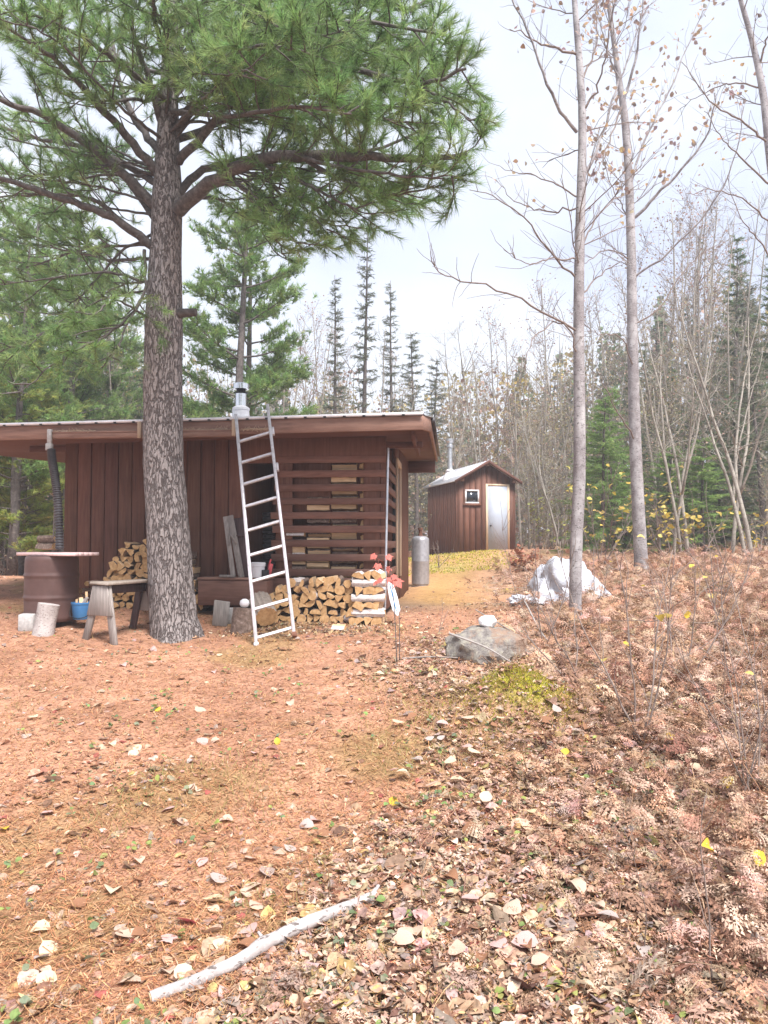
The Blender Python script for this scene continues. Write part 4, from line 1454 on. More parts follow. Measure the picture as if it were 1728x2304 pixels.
# taller arching fronds on the right
N = 650
P = sample(N, None, (2.5, 18), lambda x, y: fernd(x, y) * sst(.5, 1.6, x - .06 * y + .5 * fbm(x * 1.2, y * 1.2, 66, 2)))
th = rng.uniform(0, 6.283, N)
y_ = unit(np.stack([np.cos(th), np.sin(th), rng.uniform(.2, 1.1, N)], 1))
z_ = unit(np.stack([-np.cos(th) * .8 + rng.normal(0, .3, N), -np.sin(th) * .8 + rng.normal(0, .3, N), np.ones(N)], 1)); x_ = unit(np.cross(y_, z_)); z_ = np.cross(x_, y_)
FR = np.stack([x_, y_, z_], 2); sz2 = rng.uniform(.20, .40, N); ks2 = rng.integers(0, 7, N); cc = pick(FERN, N, var=.22) * .9
for k in range(7):
    m = ks2 == k
    mb.scatter(FROND[k][0], FROND[k][1], FR[m] * sz2[m][:, None, None], P[m], cc[m])
# bracken stalks
for i in range(520):
    p = sample(1, None, (2.6, 16), fernd)[0]
    q_ = walk_(p + np.array([0, 0, -.01]), [rng.normal(0, .7), rng.normal(0, .7), .8], rng.uniform(.15, .5), 6, .16, -.12)
    mb.tube(q_, np.linspace(.0028, .0012, 7) * (1 + p[1] * .08), 3, caps=False, col=pick([(.46, .27, .16), (.55, .38, .24), (.30, .17, .11)], 1)[0])
struct('dead_bracken', mb, M['dry'], 'stuff')
mb = MB()
N = 620
P = sample(N, None, (2.1, 9), lambda x, y: .1 + .1 * litter(x, y) + .5 * sst(.2, .45, fbm(x * 1.7, y * 1.7, 91, 2)))
P = np.repeat(P, 3, 0); P[:, :2] += rng.normal(0, .02, (len(P), 2)); P[:, 2] = H(P[:, 0], P[:, 1]) + rng.uniform(.01, .05, len(P))
mb.scatter(LEAF[0][0], LEAF[0][1], frames(len(P), .5) * rng.uniform(.018, .04, len(P))[:, None, None], P, pick([(.16, .22, .10), (.20, .28, .09), (.24, .26, .17), (.30, .34, .10)], len(P)))
# grass wisps
N = 2600
P = sample(N, None, (2.3, 10), lambda x, y: sst(.12, .4, fbm(x * .9, y * .9, 61, 3)) * (1 - .5 * litter(x, y)) * clear(x, y))
dd = unit(np.stack([rng.normal(0, .6, N), rng.normal(0, .6, N), np.ones(N)], 1)); l_ = rng.uniform(.03, .08, N)[:, None]
sd_ = unit(np.cross(dd, rng.normal(size=(N, 3)))) * .002
V = np.stack([P - sd_, P + sd_, P + dd * l_], 1)
mb.add(V.reshape(-1, 3), np.arange(3 * N).reshape(-1, 3), 0, np.repeat(pick([(.34, .30, .10), (.42, .30, .13), (.28, .28, .10)], N), 3, 0))
struct('low_plants', mb, M['leaf'], 'stuff')
# grass tufts left of the mossy mound
mb = MB()
N = 3200
P = np.column_stack([rng.normal(.62, .42, N), rng.normal(5.3, .5, N), np.zeros(N)]); P[:, 2] = H(P[:, 0], P[:, 1])
dd = unit(np.stack([rng.normal(0, .9, N), rng.normal(-.2, .9, N), np.ones(N)], 1)); l_ = rng.uniform(.03, .10, N)[:, None]
sd_ = unit(np.cross(dd, rng.normal(size=(N, 3)))) * .0022
V = np.stack([P - sd_, P + sd_, P + dd * l_], 1)
mb.add(V.reshape(-1, 3), np.arange(3 * N).reshape(-1, 3), 0, np.repeat(pick([(.50, .38, .16), (.44, .33, .13), (.36, .33, .10), (.56, .42, .24)], N), 3, 0))
struct('dry_grass', mb, M['leaf'], 'stuff')
# moss on the mound and by the shed: short upright tufts
mb = MB()
N = 9000
P = np.concatenate([np.column_stack([rng.normal(1.02, .26, 5200), rng.normal(5.72, .22, 5200)]), np.column_stack([rng.uniform(-.2, 3.6, 3800), rng.uniform(18.5, 24.3, 3800)])])
P = P[clear(P[:, 0], P[:, 1])]; N = len(P)
P = np.column_stack([P, H(P[:, 0], P[:, 1])])
dd = unit(np.stack([rng.normal(0, .5, N), rng.normal(0, .5, N), np.ones(N)], 1)); l_ = (rng.uniform(.012, .035, N) * np.where(P[:, 1] > 10, 1.6, 1))[:, None]
sd_ = unit(np.cross(dd, rng.normal(size=(N, 3)))) * np.where(P[:, 1] > 10, .02, .005)[:, None]
V = np.stack([P - sd_, P + sd_, P + dd * l_], 1)
mb.add(V.reshape(-1, 3), np.arange(3 * N).reshape(-1, 3), 0, np.repeat(pick([(.50, .47, .04), (.36, .35, .05), (.56, .47, .10), (.40, .33, .12)], N), 3, 0))
struct('moss', mb, M['leaf'], 'stuff')

# ------------------------------------------------------------------ single fallen leaves, the largest in the photo
lm = {}
for cname, cs in (('pale tan', (.68, .50, .38)), ('pinkish', (.66, .44, .40)), ('cream', (.74, .60, .42)), ('yellow', (.72, .50, .06)), ('brown', (.36, .18, .10)), ('greyish', (.52, .44, .40)), ('red', (.52, .12, .12))):
    for k in range(4):
        mb = MB(); mb.add(LEAF[k][0], LEAF[k][1], 0, cs)
        lm[cname, k] = mb.mesh('fallen_leaf', M['leaf'])
    mb = MB(); mb.add(MAPLE[0], MAPLE[1], 0, cs); lm[cname, 'm'] = mb.mesh('fallen_leaf', M['leaf'])


def leaf_at(px, py, size, cname, k, label, group, tilt=.25, lift=.012):
    g_ = ghit(px, py)
    o = bpy.data.objects.new('fallen_leaf', lm[cname, k]); COL.objects.link(o)
    m = frames(1, tilt)[0] if tilt < .6 else frames(1, tilt, up=np.array([0, -.8, 0]))[0]
    o.rotation_euler = Matrix(m.tolist()).to_euler(); o.location = g_ + np.array([0, 0, lift]); o.scale = (size,) * 3
    return tag(o, label, 'leaf', group)


yl = [((1594, 1984), .075, 'yellow leaf upright in the bracken, left of two near the lower right edge'), ((1708, 2021), .08, 'yellow leaf at the lower right edge of the photo, right of another yellow one'),
      ((1412, 1486), .085, 'bright yellow leaf on a thin stem right of the mossy mound'), ((1548, 1418), .09, 'deep yellow leaf right of the second poplar foot'), ((1600, 1366), .10, 'orange-yellow leaf in the bracken at the right, farther than the other yellow leaves'),
      ((1510, 1712), .06, 'yellow leaf standing in the bracken at the right, halfway down the slope'), ((886, 1812), .06, 'slim yellow leaf at the middle of the slope, where needles meet bracken'), ((624, 1676), .055, 'small yellow leaf alone on the needles, left of the slope centre'),
      ((1272, 1752), .05, 'yellow leaf in the bracken below the mossy mound'), ((355, 1601), .055, 'small yellow leaf on the needles below the big pine'), ((8, 1872), .07, 'yellow leaf at the left edge of the photo'), ((1640, 1825), .07, 'yellow leaf among dry fronds near the right edge, above two bigger ones')]
for (p_, s, lab) in yl:
    leaf_at(*p_, s, 'yellow', int(rng.integers(0, 4)), lab, 'yellow fallen leaves', .7, .15 if p_[0] > 900 else .02)
leaf_at(420, 2085, .105, 'red', 'm', 'large red maple leaf lying above the white birch branch', None, .3, .03)
leaf_at(385, 2128, .085, 'pinkish', 'm', 'pale pink maple leaf overlapped by the red one', None, .2, .02)
leaf_at(850, 2120, .06, 'red', 'm', 'small red maple leaf right of the birch branch tip', None, .3, .02)
zones = [('on the needles at the left of the photo', 40, 420, 1480, 2280, 34), ('on the needles below the ladder', 420, 800, 1480, 1900, 26), ('around the birch branch at the bottom', 420, 900, 1900, 2290, 34),
         ('among the dry fronds at the bottom right', 900, 1700, 1900, 2290, 44), ('in the bracken right of the slope centre', 860, 1700, 1560, 1900, 34), ('at the foot of the barrel and sawhorse', 10, 560, 1425, 1480, 22), ('before the front log pile', 600, 980, 1395, 1450, 20)]
for where, x0, x1, y0, y1, n in zones:
    for i in range(n):
        cname = str(rng.choice(['pale tan', 'cream', 'pinkish', 'greyish', 'brown'], p=[.34, .26, .18, .12, .10]))
        k = rng.choice([0, 1, 2, 3]) if rng.random() < .9 else 'm'
        leaf_at(rng.uniform(x0, x1), rng.uniform(y0, y1), rng.uniform(.052, .10), cname, k if k == 'm' else int(k), f'{cname} {"lobed" if k == "m" else "oval"} fallen leaf lying {where}', 'pale fallen leaves ' + where, .3, .014 if x0 < 800 else .05)

# ------------------------------------------------------------------ birch branch, rock, stone, mound pieces
a, m1, m2, b = ghit(342, 2262), ghit(505, 2190), ghit(600, 2136), ghit(832, 2030)
path = catmull([a + UP * .02, m1 + UP * .026, m2 + UP * .034, ghit(705, 2085) + UP * .034, b + UP * .03], 40)
path[:, :2] += np.cumsum(rng.normal(0, .0022, (40, 2)), 0); path[:, 2] -= .004
br = thing('birch_branch', 'white barked birch branch lying on the needles in front', 'branch', a)
mb = MB(); mb.tube(path, np.interp(np.arange(40), [0, 15, 18, 20, 30, 39], [.021, .024, .029, .025, .025, .019]), 16, ripple=1 + rng.normal(0, .02, (40, 16)))
part('stem', mb, M['branchbark'], br, smooth=50)
mb = MB(); mb.tube([path[38], path[39] + unit(path[39] - path[36]) * .03 + np.array([-.01, .02, .02])], [.012, .007], 8)
part('stub', mb, M['branchbark'], br, smooth=50)
mb = MB(); mb.tube([path[19], path[19] + np.array([-.035, .03, .025])], [.011, .006], 8)
part('stub', mb, M['branchbark'], br, smooth=50)
mb = MB(); mb.tube([path[0] - unit(path[1] - path[0]) * .002, path[0] - unit(path[1] - path[0]) * .004], [.019, .017], 14)
part('broken_end', mb, M['splitwood'], br)


def blob(c, size, seed, amp, freq, mat, name, label, cat, squash=0, sub=4, kind=None, fn=None):
    import bmesh
    bm = bmesh.new(); bmesh.ops.create_icosphere(bm, subdivisions=sub, radius=1)
    V = np.array([v.co[:] for v in bm.verts]); Fc = np.array([[v.index for v in f.verts] for f in bm.faces]); bm.free()
    r_ = np.array([1 + amp * mnoise.fractal(Vector(p) * freq + Vector((seed, seed * 2, 0)), 1, 2, 4) + amp * .8 * (abs(mnoise.noise(Vector(p) * freq * .6 + Vector((0, seed, 3)))) - .3) for p in V])
    V = V * r_[:, None] * np.array(size)
    if fn is not None: V = fn(V)
    mb_ = MB(); mb_.add(V + c, Fc)
    return solo(name, mb_, mat, c, label, cat, smooth=38)


rc = ghit(1090, 1478); rc = np.array([at(1095, 1223, 7.2)[0], 7.2, hz(at(1095, 1223, 7.2)[0], 7.2)])
blob(rc + UP * .01, (.395, .38, .225), 3, .15, 2.4, M['rock'], 'boulder', 'grey lichen covered boulder half buried in the needles beside the bracken', 'rock')
sc = at(1097, 1400, 7.25); sc[2] = rc[2] + .34
blob(at(1097, 1399, 7.2), (.088, .08, .062), 8, .22, 1.5, M['whitestone'], 'white_stone', 'bright white stone sitting on top of the grey boulder', 'stone', sub=3)
# dead sticks over the rock
for (pts_, r_, lab) in ((((1010, 1425, 6.75), (1090, 1455, 6.65), (1150, 1490, 6.5)), .010, 'pale dead stick lying across the face of the boulder'), (((1180, 1352, 8.2), (1230, 1440, 7.6), (1300, 1530, 7.0)), .009, 'grey dead stick slanting through the bracken right of the boulder'),
                        (((905, 1482, 7.0), (965, 1478, 7.0), (1030, 1480, 6.95)), .009, 'dark dead stick lying left of the boulder'), (((1070, 1372, 7.9), (1150, 1420, 7.5), (1200, 1470, 7.3)), .006, 'thin twig leaning over the boulder top')):
    q_ = [at(*p_) for p_ in pts_]
    for p_ in q_: p_[2] = max(p_[2], hz(p_[0], p_[1]) + .01)
    mb = MB(); mb.tube(catmull(q_, 12), np.linspace(r_, r_ * .6, 12), 7)
    solo('dead_stick', mb, M['greyboard'], q_[0], lab, 'stick', smooth=60)

# tarp over a heap around the first poplar
tcn = at(1272, 1345, 11.6); tcn[2] = hz(tcn[0], 11.6)


def tarpf(V):
    x, y, z = V.T
    z = np.where(z < 0, z * .1, z)
    z = z * (1.05 + .22 * np.exp(-((x + .2) / .2) ** 2) + .16 * np.exp(-((x - .25) / .2) ** 2))
    return np.stack([x, y, z], 1)


blob(tcn, (.58, .48, .50), 12, .22, 2.0, M['tarp'], 'tarp_heap', 'crumpled silver tarp over a heap behind the nearer poplar', 'tarp', sub=5, fn=tarpf)
blob(tcn + np.array([-.74, -.25, .03]), (.16, .13, .08), 22, .35, 2.2, M['tarp'], 'tarp_scrap', 'small crumpled end of silver tarp left of the heap', 'tarp', sub=4)


# ------------------------------------------------------------------ trees: helpers
def walk(p, d, L_, n, wob, lift=0, g=rng):
    pts_ = [np.asarray(p, float)]; d = unit(d); st_ = L_ / n
    for i in range(n):
        d = unit(d + g.normal(0, wob, 3) + np.array([0, 0, lift]))
        pts_.append(pts_[-1] + d * st_)
    return np.array(pts_)


def tufts(mb_, P, Dn, K, ln, spread, back, w_, cols, g=rng, mi=0):
    """sprays of K thin needles on each twig end"""
    N = len(P); P = np.repeat(P, K, 0); Dn = np.repeat(Dn, K, 0)
    d = unit(Dn + g.normal(0, spread, (N * K, 3)))
    l_ = g.uniform(.7, 1.1, (N * K, 1)) * ln
    b = P - Dn * g.uniform(0, back, (N * K, 1))
    s_ = unit(np.cross(d, g.normal(size=(N * K, 3)))) * w_
    V = np.stack([b - s_, b + s_, b + d * l_ - np.array([0, 0, .1]) * l_ * g.uniform(0, 1, (N * K, 1))], 1)
    cc_ = np.repeat(pick(cols, N, var=.18), K * 3, 0)
    mb_.add(V.reshape(-1, 3), np.arange(3 * N * K).reshape(-1, 3), mi, cc_)


PINE = [(.21, .34, .115), (.26, .39, .14), (.155, .255, .095), (.31, .42, .16)]

# ------------------------------------------------------------------ the big pine
TY = 8.72
rowsT = [(1392, 381, 118), (1375, 380, 112), (1340, 375, 104), (1250, 369, 100), (1000, 353, 90), (850, 352, 88), (700, 354, 84), (560, 357, 72), (480, 360, 68), (440, 361, 70), (340, 362, 55), (200, 365, 42), (100, 368, 35), (0, 371, 29), (-150, 375, 22), (-400, 380, 12)]
cent = np.array([pd(x, y, TY) for y, x, w_ in rowsT]); cent[0][2] -= .05
radT = np.array([w_ * D / 2 / F * TY for y, x, w_ in rowsT])
zz_ = np.linspace(cent[0][2], cent[-1][2], 330)
pc = np.stack([np.interp(zz_, cent[:, 2], cent[:, i]) for i in range(3)], 1); pr = np.interp(zz_, cent[:, 2], radT)
n = 110
th = np.arange(n) * 2 * math.pi / n
TH, Z2 = np.meshgrid(th, zz_)
u1, u2 = np.cos(TH) * 9 + 40, np.sin(TH) * 9 + 40
rip = 1 + .055 * vnoise(TH * 0 + np.cos(TH) * 4 + 9, np.sin(TH) * 4 + Z2 * 1.2, 3) * 1
plate = np.abs(vnoise(np.cos(TH) * 7 + 20, np.sin(TH) * 7 + Z2 * 3.2, 5)) + .6 * np.abs(vnoise(np.cos(TH) * 14 + 20, np.sin(TH) * 14 + Z2 * 6, 6))
rip = rip + .075 * plate - .085
flare = np.exp(-(Z2 - zz_[0]) / .17)
rip = rip + flare * .30 * (np.maximum(0, np.cos(TH * 4 + .6)) + .2)
pine = thing('big_pine', 'huge old pine with thick furrowed trunk in front of the cabin', 'tree', pc[0])
mb = MB(); mb.tube(pc, pr, n, ripple=rip)
part('trunk', mb, M['pinebark'], pine, smooth=180)
stub = pd(395, 678, TY - .05)
mb = MB(); mb.tube([stub - np.array([.12, 0, 0]), stub + np.array([.16, -.03, .01])], [.06, .045], 12)
part('branch_stub', mb, M['pinelimb'], pine, smooth=50)
crown = MB()
TP, TD = [], []
BR = [  # (points in displayed pixels with distance), radius, needle density
    ([(335, 535, 8.7), (240, 470, 8.5), (120, 425, 8.3), (-20, 375, 8.0), (-150, 330, 7.8)], .055, .5),
    ([(300, 512, 8.6), (200, 430, 8.8), (100, 420, 9.1), (-60, 430, 9.4)], .03, .45),
    ([(340, 450, 8.7), (240, 350, 8.6), (130, 270, 8.4), (0, 215, 8.1), (-120, 180, 7.9)], .062, .55),
    ([(345, 380, 8.7), (270, 290, 8.5), (190, 200, 8.1), (120, 130, 7.7), (20, 60, 7.3)], .055, .8),
    ([(345, 330, 8.7), (300, 270, 9.0), (262, 190, 9.3), (242, 90, 9.6), (225, -30, 9.8)], .05, .8),
    ([(352, 270, 8.7), (320, 170, 8.5), (290, 80, 8.2), (262, -30, 7.8)], .045, .9),
    ([(345, 400, 8.7), (220, 330, 9.3), (90, 300, 10.0), (-40, 260, 10.6)], .045, .5),
    ([(340, 480, 8.8), (230, 350, 9.6), (90, 380, 10.6), (-60, 370, 11.2)], .04, .5),
    ([(335, 620, 8.7), (240, 590, 8.5), (120, 600, 8.2), (-10, 615, 7.9)], .02, .55),
    ([(312, 540, 8.65), (308, 640, 8.5), (235, 720, 8.3), (140, 770, 8.0), (40, 850, 7.8)], .02, .75),
    ([(325, 690, 8.6), (250, 650, 8.2), (190, 690, 7.9), (130, 700, 7.7)], .014, .9),
    ([(340, 560, 8.9), (250, 560, 9.4), (140, 540, 9.9), (20, 520, 10.4)], .022, .6),
    ([(385, 455, 8.6), (440, 405, 8.3), (520, 360, 7.9), (620, 335, 7.6), (760, 340, 7.3), (900, 345, 7.1), (1010, 335, 7.0)], .085, 1.0),
    ([(385, 420, 8.7), (440, 365, 8.9), (540, 345, 9.1), (680, 330, 9.4), (820, 320, 9.7), (960, 260, 9.9)], .05, .9),
    ([(385, 350, 8.7), (440, 290, 8.5), (490, 220, 8.2), (540, 120, 7.7), (590, 30, 7.2)], .055, 1.0),
    ([(378, 280, 8.7), (460, 200, 8.3), (600, 160, 7.8), (760, 150, 7.3), (900, 180, 6.9), (1010, 150, 6.7)], .05, 1.3),
    ([(375, 200, 8.7), (430, 120, 8.3), (500, 60, 7.8), (580, -20, 7.2)], .04, 1.2),
    ([(372, 160, 8.7), (480, 90, 8.2), (640, 60, 7.7), (800, 50, 7.2), (960, 80, 6.8)], .042, 1.3),
    ([(370, 120, 8.7), (460, 30, 8.4), (600, 0, 8.1), (760, -20, 7.8), (880, -10, 7.6)], .04, 1.2),
    ([(365, 150, 8.6), (340, 60, 7.9), (330, 0, 7.3), (320, -60, 6.8)], .035, 1.2),
    ([(365, 60, 8.6), (430, 10, 7.8), (500, 0, 7.2), (600, 60, 6.8)], .03, 1.3),
    ([(365, 60, 8.6), (270, 0, 8.0), (160, -10, 7.5), (60, 0, 7.2)], .03, 1.2),
    ([(365, 220, 8.6), (250, 130, 7.9), (140, 60, 7.4), (20, 20, 7.0)], .035, 1.0),
    ([(385, 300, 8.8), (520, 250, 9.2), (680, 230, 9.6), (850, 230, 9.9), (1000, 210, 10.1)], .045, 1.2),
    ([(480, 385, 8.1), (540, 420, 7.9), (590, 500, 7.7), (620, 560, 7.6)], .025, .9),
    ([(560, 350, 7.8), (650, 390, 7.6), (720, 430, 7.5), (790, 460, 7.4)], .025, 1.2),
    ([(640, 335, 7.6), (740, 390, 7.5), (850, 420, 7.4), (940, 400, 7.3)], .025, 1.2),
    ([(395, 430, 8.8), (470, 430, 9.2), (540, 470, 9.5), (600, 550, 9.7)], .025, 1.0),
    ([(620, 335, 7.6), (740, 360, 7.2), (880, 380, 7.0), (990, 380, 6.9)], .022, 1.2),
    ([(700, 330, 9.4), (800, 380, 9.3), (900, 430, 9.2)], .02, 1.1),
    ([(560, 350, 8.0), (620, 440, 8.2), (700, 480, 8.3), (780, 490, 8.4)], .02, 1.2),
    ([(900, 180, 6.9), (980, 230, 6.8), (1040, 290, 6.8)], .016, 1.2),
    ([(370, 100, 8.9), (420, 20, 9.6), (540, 80, 10.2), (700, 110, 10.8)], .03, 1.2),
    ([(368, 40, 8.8), (520, -60, 8.6), (700, -60, 8.4), (850, -40, 8.2)], .03, 1.0),
    ([(372, 240, 8.6), (500, 250, 7.6), (640, 230, 6.9), (760, 250, 6.5)], .03, 1.4),
    ([(368, 180, 8.6), (440, 150, 7.6), (540, 100, 6.8), (660, 110, 6.4)], .03, 1.4)]
for i in range(27):
    y0 = rng.uniform(20, 330); ye = rng.uniform(-90, 290)
    xe = rng.uniform(-40, 1010) if i % 4 else rng.uniform(420, 980)
    if xe < 330: ye = min(ye, 200)
    xe = min(xe, 840 + (ye + 60) * .8)
    Ye = rng.uniform(6.2, 10.8); x0 = np.interp(y0, [0, 330], [370, 362])
    BR.append(([(x0, y0, 8.72), (x0 + (xe - x0) * .33, y0 + (ye - y0) * .42 + rng.normal(0, 12), 8.7 + (Ye - 8.7) * .35), (x0 + (xe - x0) * .7, y0 + (ye - y0) * .8 + rng.normal(0, 14), 8.7 + (Ye - 8.7) * .75), (xe, ye, Ye)], rng.uniform(.014, .026), 1.15))
for i in range(13):
    y0 = rng.uniform(330, 620); xe = rng.uniform(-60, 230); ye = y0 + rng.uniform(-170, 60) if y0 < 500 else y0 + rng.uniform(-40, 190)
    Ye = rng.uniform(7.6, 11.5)
    BR.append(([(345, y0, 8.75), (345 + (xe - 345) * .4, y0 + (ye - y0) * .35 - 14, 8.75 + (Ye - 8.75) * .4), (345 + (xe - 345) * .75, y0 + (ye - y0) * .75, 8.75 + (Ye - 8.75) * .75), (xe, ye, Ye)], rng.uniform(.012, .02), .85))
for i in range(8):
    xe = rng.uniform(620, 960); ye = np.interp(xe, [600, 960], [560, 400]) + rng.uniform(-60, 10); Ye = rng.uniform(7.2, 9.6); x0 = rng.uniform(420, 560); y0 = 360
    BR.append(([(x0, y0, 8.3), ((x0 + xe) / 2, (y0 + ye) / 2 - 22, 8.3 + (Ye - 8.3) * .5), (xe, ye, Ye)], .014, 1.1))
for bi, (pts_, r0, dens) in enumerate(BR):
    K = [pd(*p_) for p_ in pts_]
    if bi < 12: dens = dens * 1.35
    n_ = 22
    path = catmull(K, n_); path[1:] += rng.normal(0, .009, (n_ - 1, 3))
    L_ = np.linalg.norm(np.diff(path, axis=0), axis=1).sum()
    mb = MB(); mb.tube(path, r0 * np.linspace(1, .16, n_) ** .8, 10)
    nl = int(L_ * 6.2 * (.6 + .4 * dens))
    for i in range(nl):
        t = .22 + .78 * (i + rng.random()) / nl
        k = min(int(t * (n_ - 1)), n_ - 2); f = t * (n_ - 1) - k
        p = path[k] * (1 - f) + path[k + 1] * f; tg = unit(path[k + 1] - path[k])
        side = unit(np.cross(tg, [0, 0, 1])) * (1 if i % 2 else -1)
        d = unit(tg * rng.uniform(.35, .9) + side * rng.uniform(.5, 1) + np.array([0, 0, rng.normal(.08, .3)]))
        ll = rng.uniform(.35, .85) * (1.15 - .6 * t) * min(1, L_ / 2.5 + .3)
        q_ = walk(p, d, ll, 5, .13, .05)
        mb.tube(q_, np.linspace(.009, .004, 6), 4, caps=False)
        nt_ = int((2.4 + ll * 10.5) * dens * (.45 + .65 * t))
        for j in range(nt_):
            tt = .3 + .7 * rng.random(); kk = min(int(tt * 5), 4)
            pp = q_[kk] + (q_[kk + 1] - q_[kk]) * (tt * 5 - kk)
            dd = unit(unit(q_[kk + 1] - q_[kk]) * .8 + rng.normal(0, .5, 3) + np.array([0, 0, .15]))
            l2 = rng.uniform(.06, .2)
            e = pp + dd * l2
            mb.tube([pp, e], [.004, .0028], 3, caps=False)
            TP.append(e); TD.append(dd)
        TP.append(q_[-1]); TD.append(unit(q_[-1] - q_[-2]))
    part('branch', mb, M['pinelimb'], pine, smooth=60)
TP, TD = np.array(TP), np.array(TD)
tufts(crown, TP, TD, 36, .13, .45, .14, .0027, PINE)
part('crown', crown, M['needle'], pine)
print('tufts', len(TP))
# ------------------------------------------------------------------ the two poplars and the aspen at the edge
def limb_tree(name, label, trunk, limbs, mat, leaves, twigr=.004, tw=6, leafcol=None, extra=14, seedlen=.55, lsize=(.045, .075)):
    """trunk rows (x, y, width) in displayed pixels at a distance, limbs as point lists"""
    Y = trunk[0][3]
    base = pd(*trunk[0][:2], Y); base[2] = hz(base[0], Y) - .04
    pts_ = [base] + [pd(x, y, Yy) for x, y, w_, Yy in trunk[1:]]
    path = catmull(pts_, 70)
    sarr = np.linspace(0, 1, len(trunk)); rr = np.interp(np.linspace(0, 1, 70), sarr, [w_ * D / 2 / F * Yy for x, y, w_, Yy in trunk])
    rr[:3] *= [1.22, 1.1, 1.03]
    t_ = thing(name, label, 'tree', base)
    mb = MB(); mb.tube(path, rr, 22, ripple=1 + rng.normal(0, .018, (70, 22)))
    part('trunk', mb, mat, t_, smooth=180)
    tips = []

    def grow(mb_, path_, r0, depth):
        n_ = len(path_)
        L_ = np.linalg.norm(np.diff(path_, axis=0), axis=1).sum()
        for i in range(int(L_ * tw) + 1):
            t = rng.uniform(.15, 1); k = min(int(t * (n_ - 1)), n_ - 2)
            p = path_[k]; tg = unit(path_[k + 1] - path_[k])
            d = unit(tg + rng.normal(0, .6, 3) + [0, 0, .1])
            q_ = walk(p, d, rng.uniform(.2, seedlen) * (1.2 - .5 * t), 5, .16, .07)
            mb_.tube(q_, np.linspace(twigr, twigr * .5, 6), 4, caps=False)
            tips.append((q_[-1], p, unit(q_[-1] - q_[-2]))); tips.append((q_[3], p, unit(q_[-1] - q_[-2])))
    for pts2, r0 in limbs:
        p2 = catmull([pd(*q_) for q_ in pts2], 18); p2[1:] += rng.normal(0, .012, (17, 3))
        mb = MB(); mb.tube(p2, np.linspace(r0, r0 * .28, 18), 8)
        grow(mb, p2, r0, 0)
        part('branch', mb, mat if r0 > .02 else M['twig'], t_, smooth=60)
    mb = MB()
    for i in range(extra):
        k = rng.integers(28, 68); a_ = rng.uniform(0, 6.28)
        q_ = walk(path[k], [math.cos(a_), math.sin(a_), .45], rng.uniform(.5, 1.3), 7, .12, .06)
        mb.tube(q_, np.linspace(.009, .003, 8), 5, caps=False); grow(mb, q_, .009, 1)
    if leaves:
        idx = rng.integers(0, len(tips), leaves)
        P = np.array([tips[i][0] for i in idx]) + rng.normal(0, .05, (leaves, 3))
        up_ = P[:, 2] > np.quantile(P[:, 2], .35)
        P = P[up_]
        fr_ = rframes(len(P)) * rng.uniform(*lsize, len(P))[:, None, None]
        kk = rng.integers(0, 4, len(P)); cc_ = pick(leafcol or [(.42, .30, .24), (.50, .36, .28), (.34, .26, .24), (.58, .40, .22)], len(P))
        for k in range(4):
            mb.scatter(LEAF[k][0], LEAF[k][1], fr_[kk == k], P[kk == k], cc_[kk == k], 1)
    part('crown', mb, [M['twig'], M['leaf']], t_)
    return t_


Y1, Y2 = 9.6, 14.2
limb_tree('poplar', 'nearer pale poplar trunk standing before the silver tarp', [(1243, 1345, 25, Y1), (1244, 1200, 27, Y1), (1252, 1000, 26, Y1), (1250, 700, 23, Y1), (1253, 500, 21, Y1), (1258, 300, 18, Y1), (1254, 170, 16, Y1), (1241, 0, 12, Y1), (1228, -180, 9, Y1)],
          [([(1246, 285, Y1), (1205, 235, 9.4), (1175, 165, 9.2), (1150, 90, 9.1), (1105, 0, 9.0), (1080, -60, 8.9)], .024),
           ([(1260, 385, Y1), (1295, 310, 9.7), (1325, 210, 9.8), (1360, 120, 9.9), (1395, 20, 10)], .022),
           ([(1246, 715, Y1), (1200, 690, 9.3), (1130, 650, 9.0), (1060, 620, 8.7), (990, 605, 8.5), (945, 585, 8.4), (930, 545, 8.3)], .016),
           ([(1244, 600, Y1), (1190, 545, 9.4), (1140, 480, 9.2), (1080, 430, 9.0), (1020, 408, 8.8)], .015),
           ([(1245, 425, Y1), (1195, 395, 9.6), (1130, 375, 9.6), (1080, 362, 9.6)], .012),
           ([(1245, 450, Y1), (1170, 455, 9.9), (1110, 430, 10.1), (1070, 390, 10.3)], .012),
           ([(1248, 118, Y1), (1200, 105, 9.5), (1150, 85, 9.4), (1100, 60, 9.3)], .018),
           ([(1245, 560, Y1), (1190, 560, 9.3), (1140, 570, 9.1), (1090, 540, 8.9)], .012),
           ([(1252, 545, Y1), (1290, 470, 9.8), (1330, 430, 10), (1390, 400, 10.2)], .012),
           ([(1255, 640, Y1), (1300, 590, 9.8), (1350, 560, 9.9)], .012),
           ([(1255, 780, Y1), (1220, 700, 9.4), (1160, 720, 9.2), (1130, 790, 9.0)], .012),
           ([(1256, 240, Y1), (1290, 190, 9.5), (1310, 100, 9.3), (1330, 0, 9.1)], .016),
           ([(1254, 180, Y1), (1280, 120, 9.8), (1290, 40, 9.9), (1285, -50, 10)], .014)], M['poplar'], 170, tw=7, extra=14, seedlen=.6)
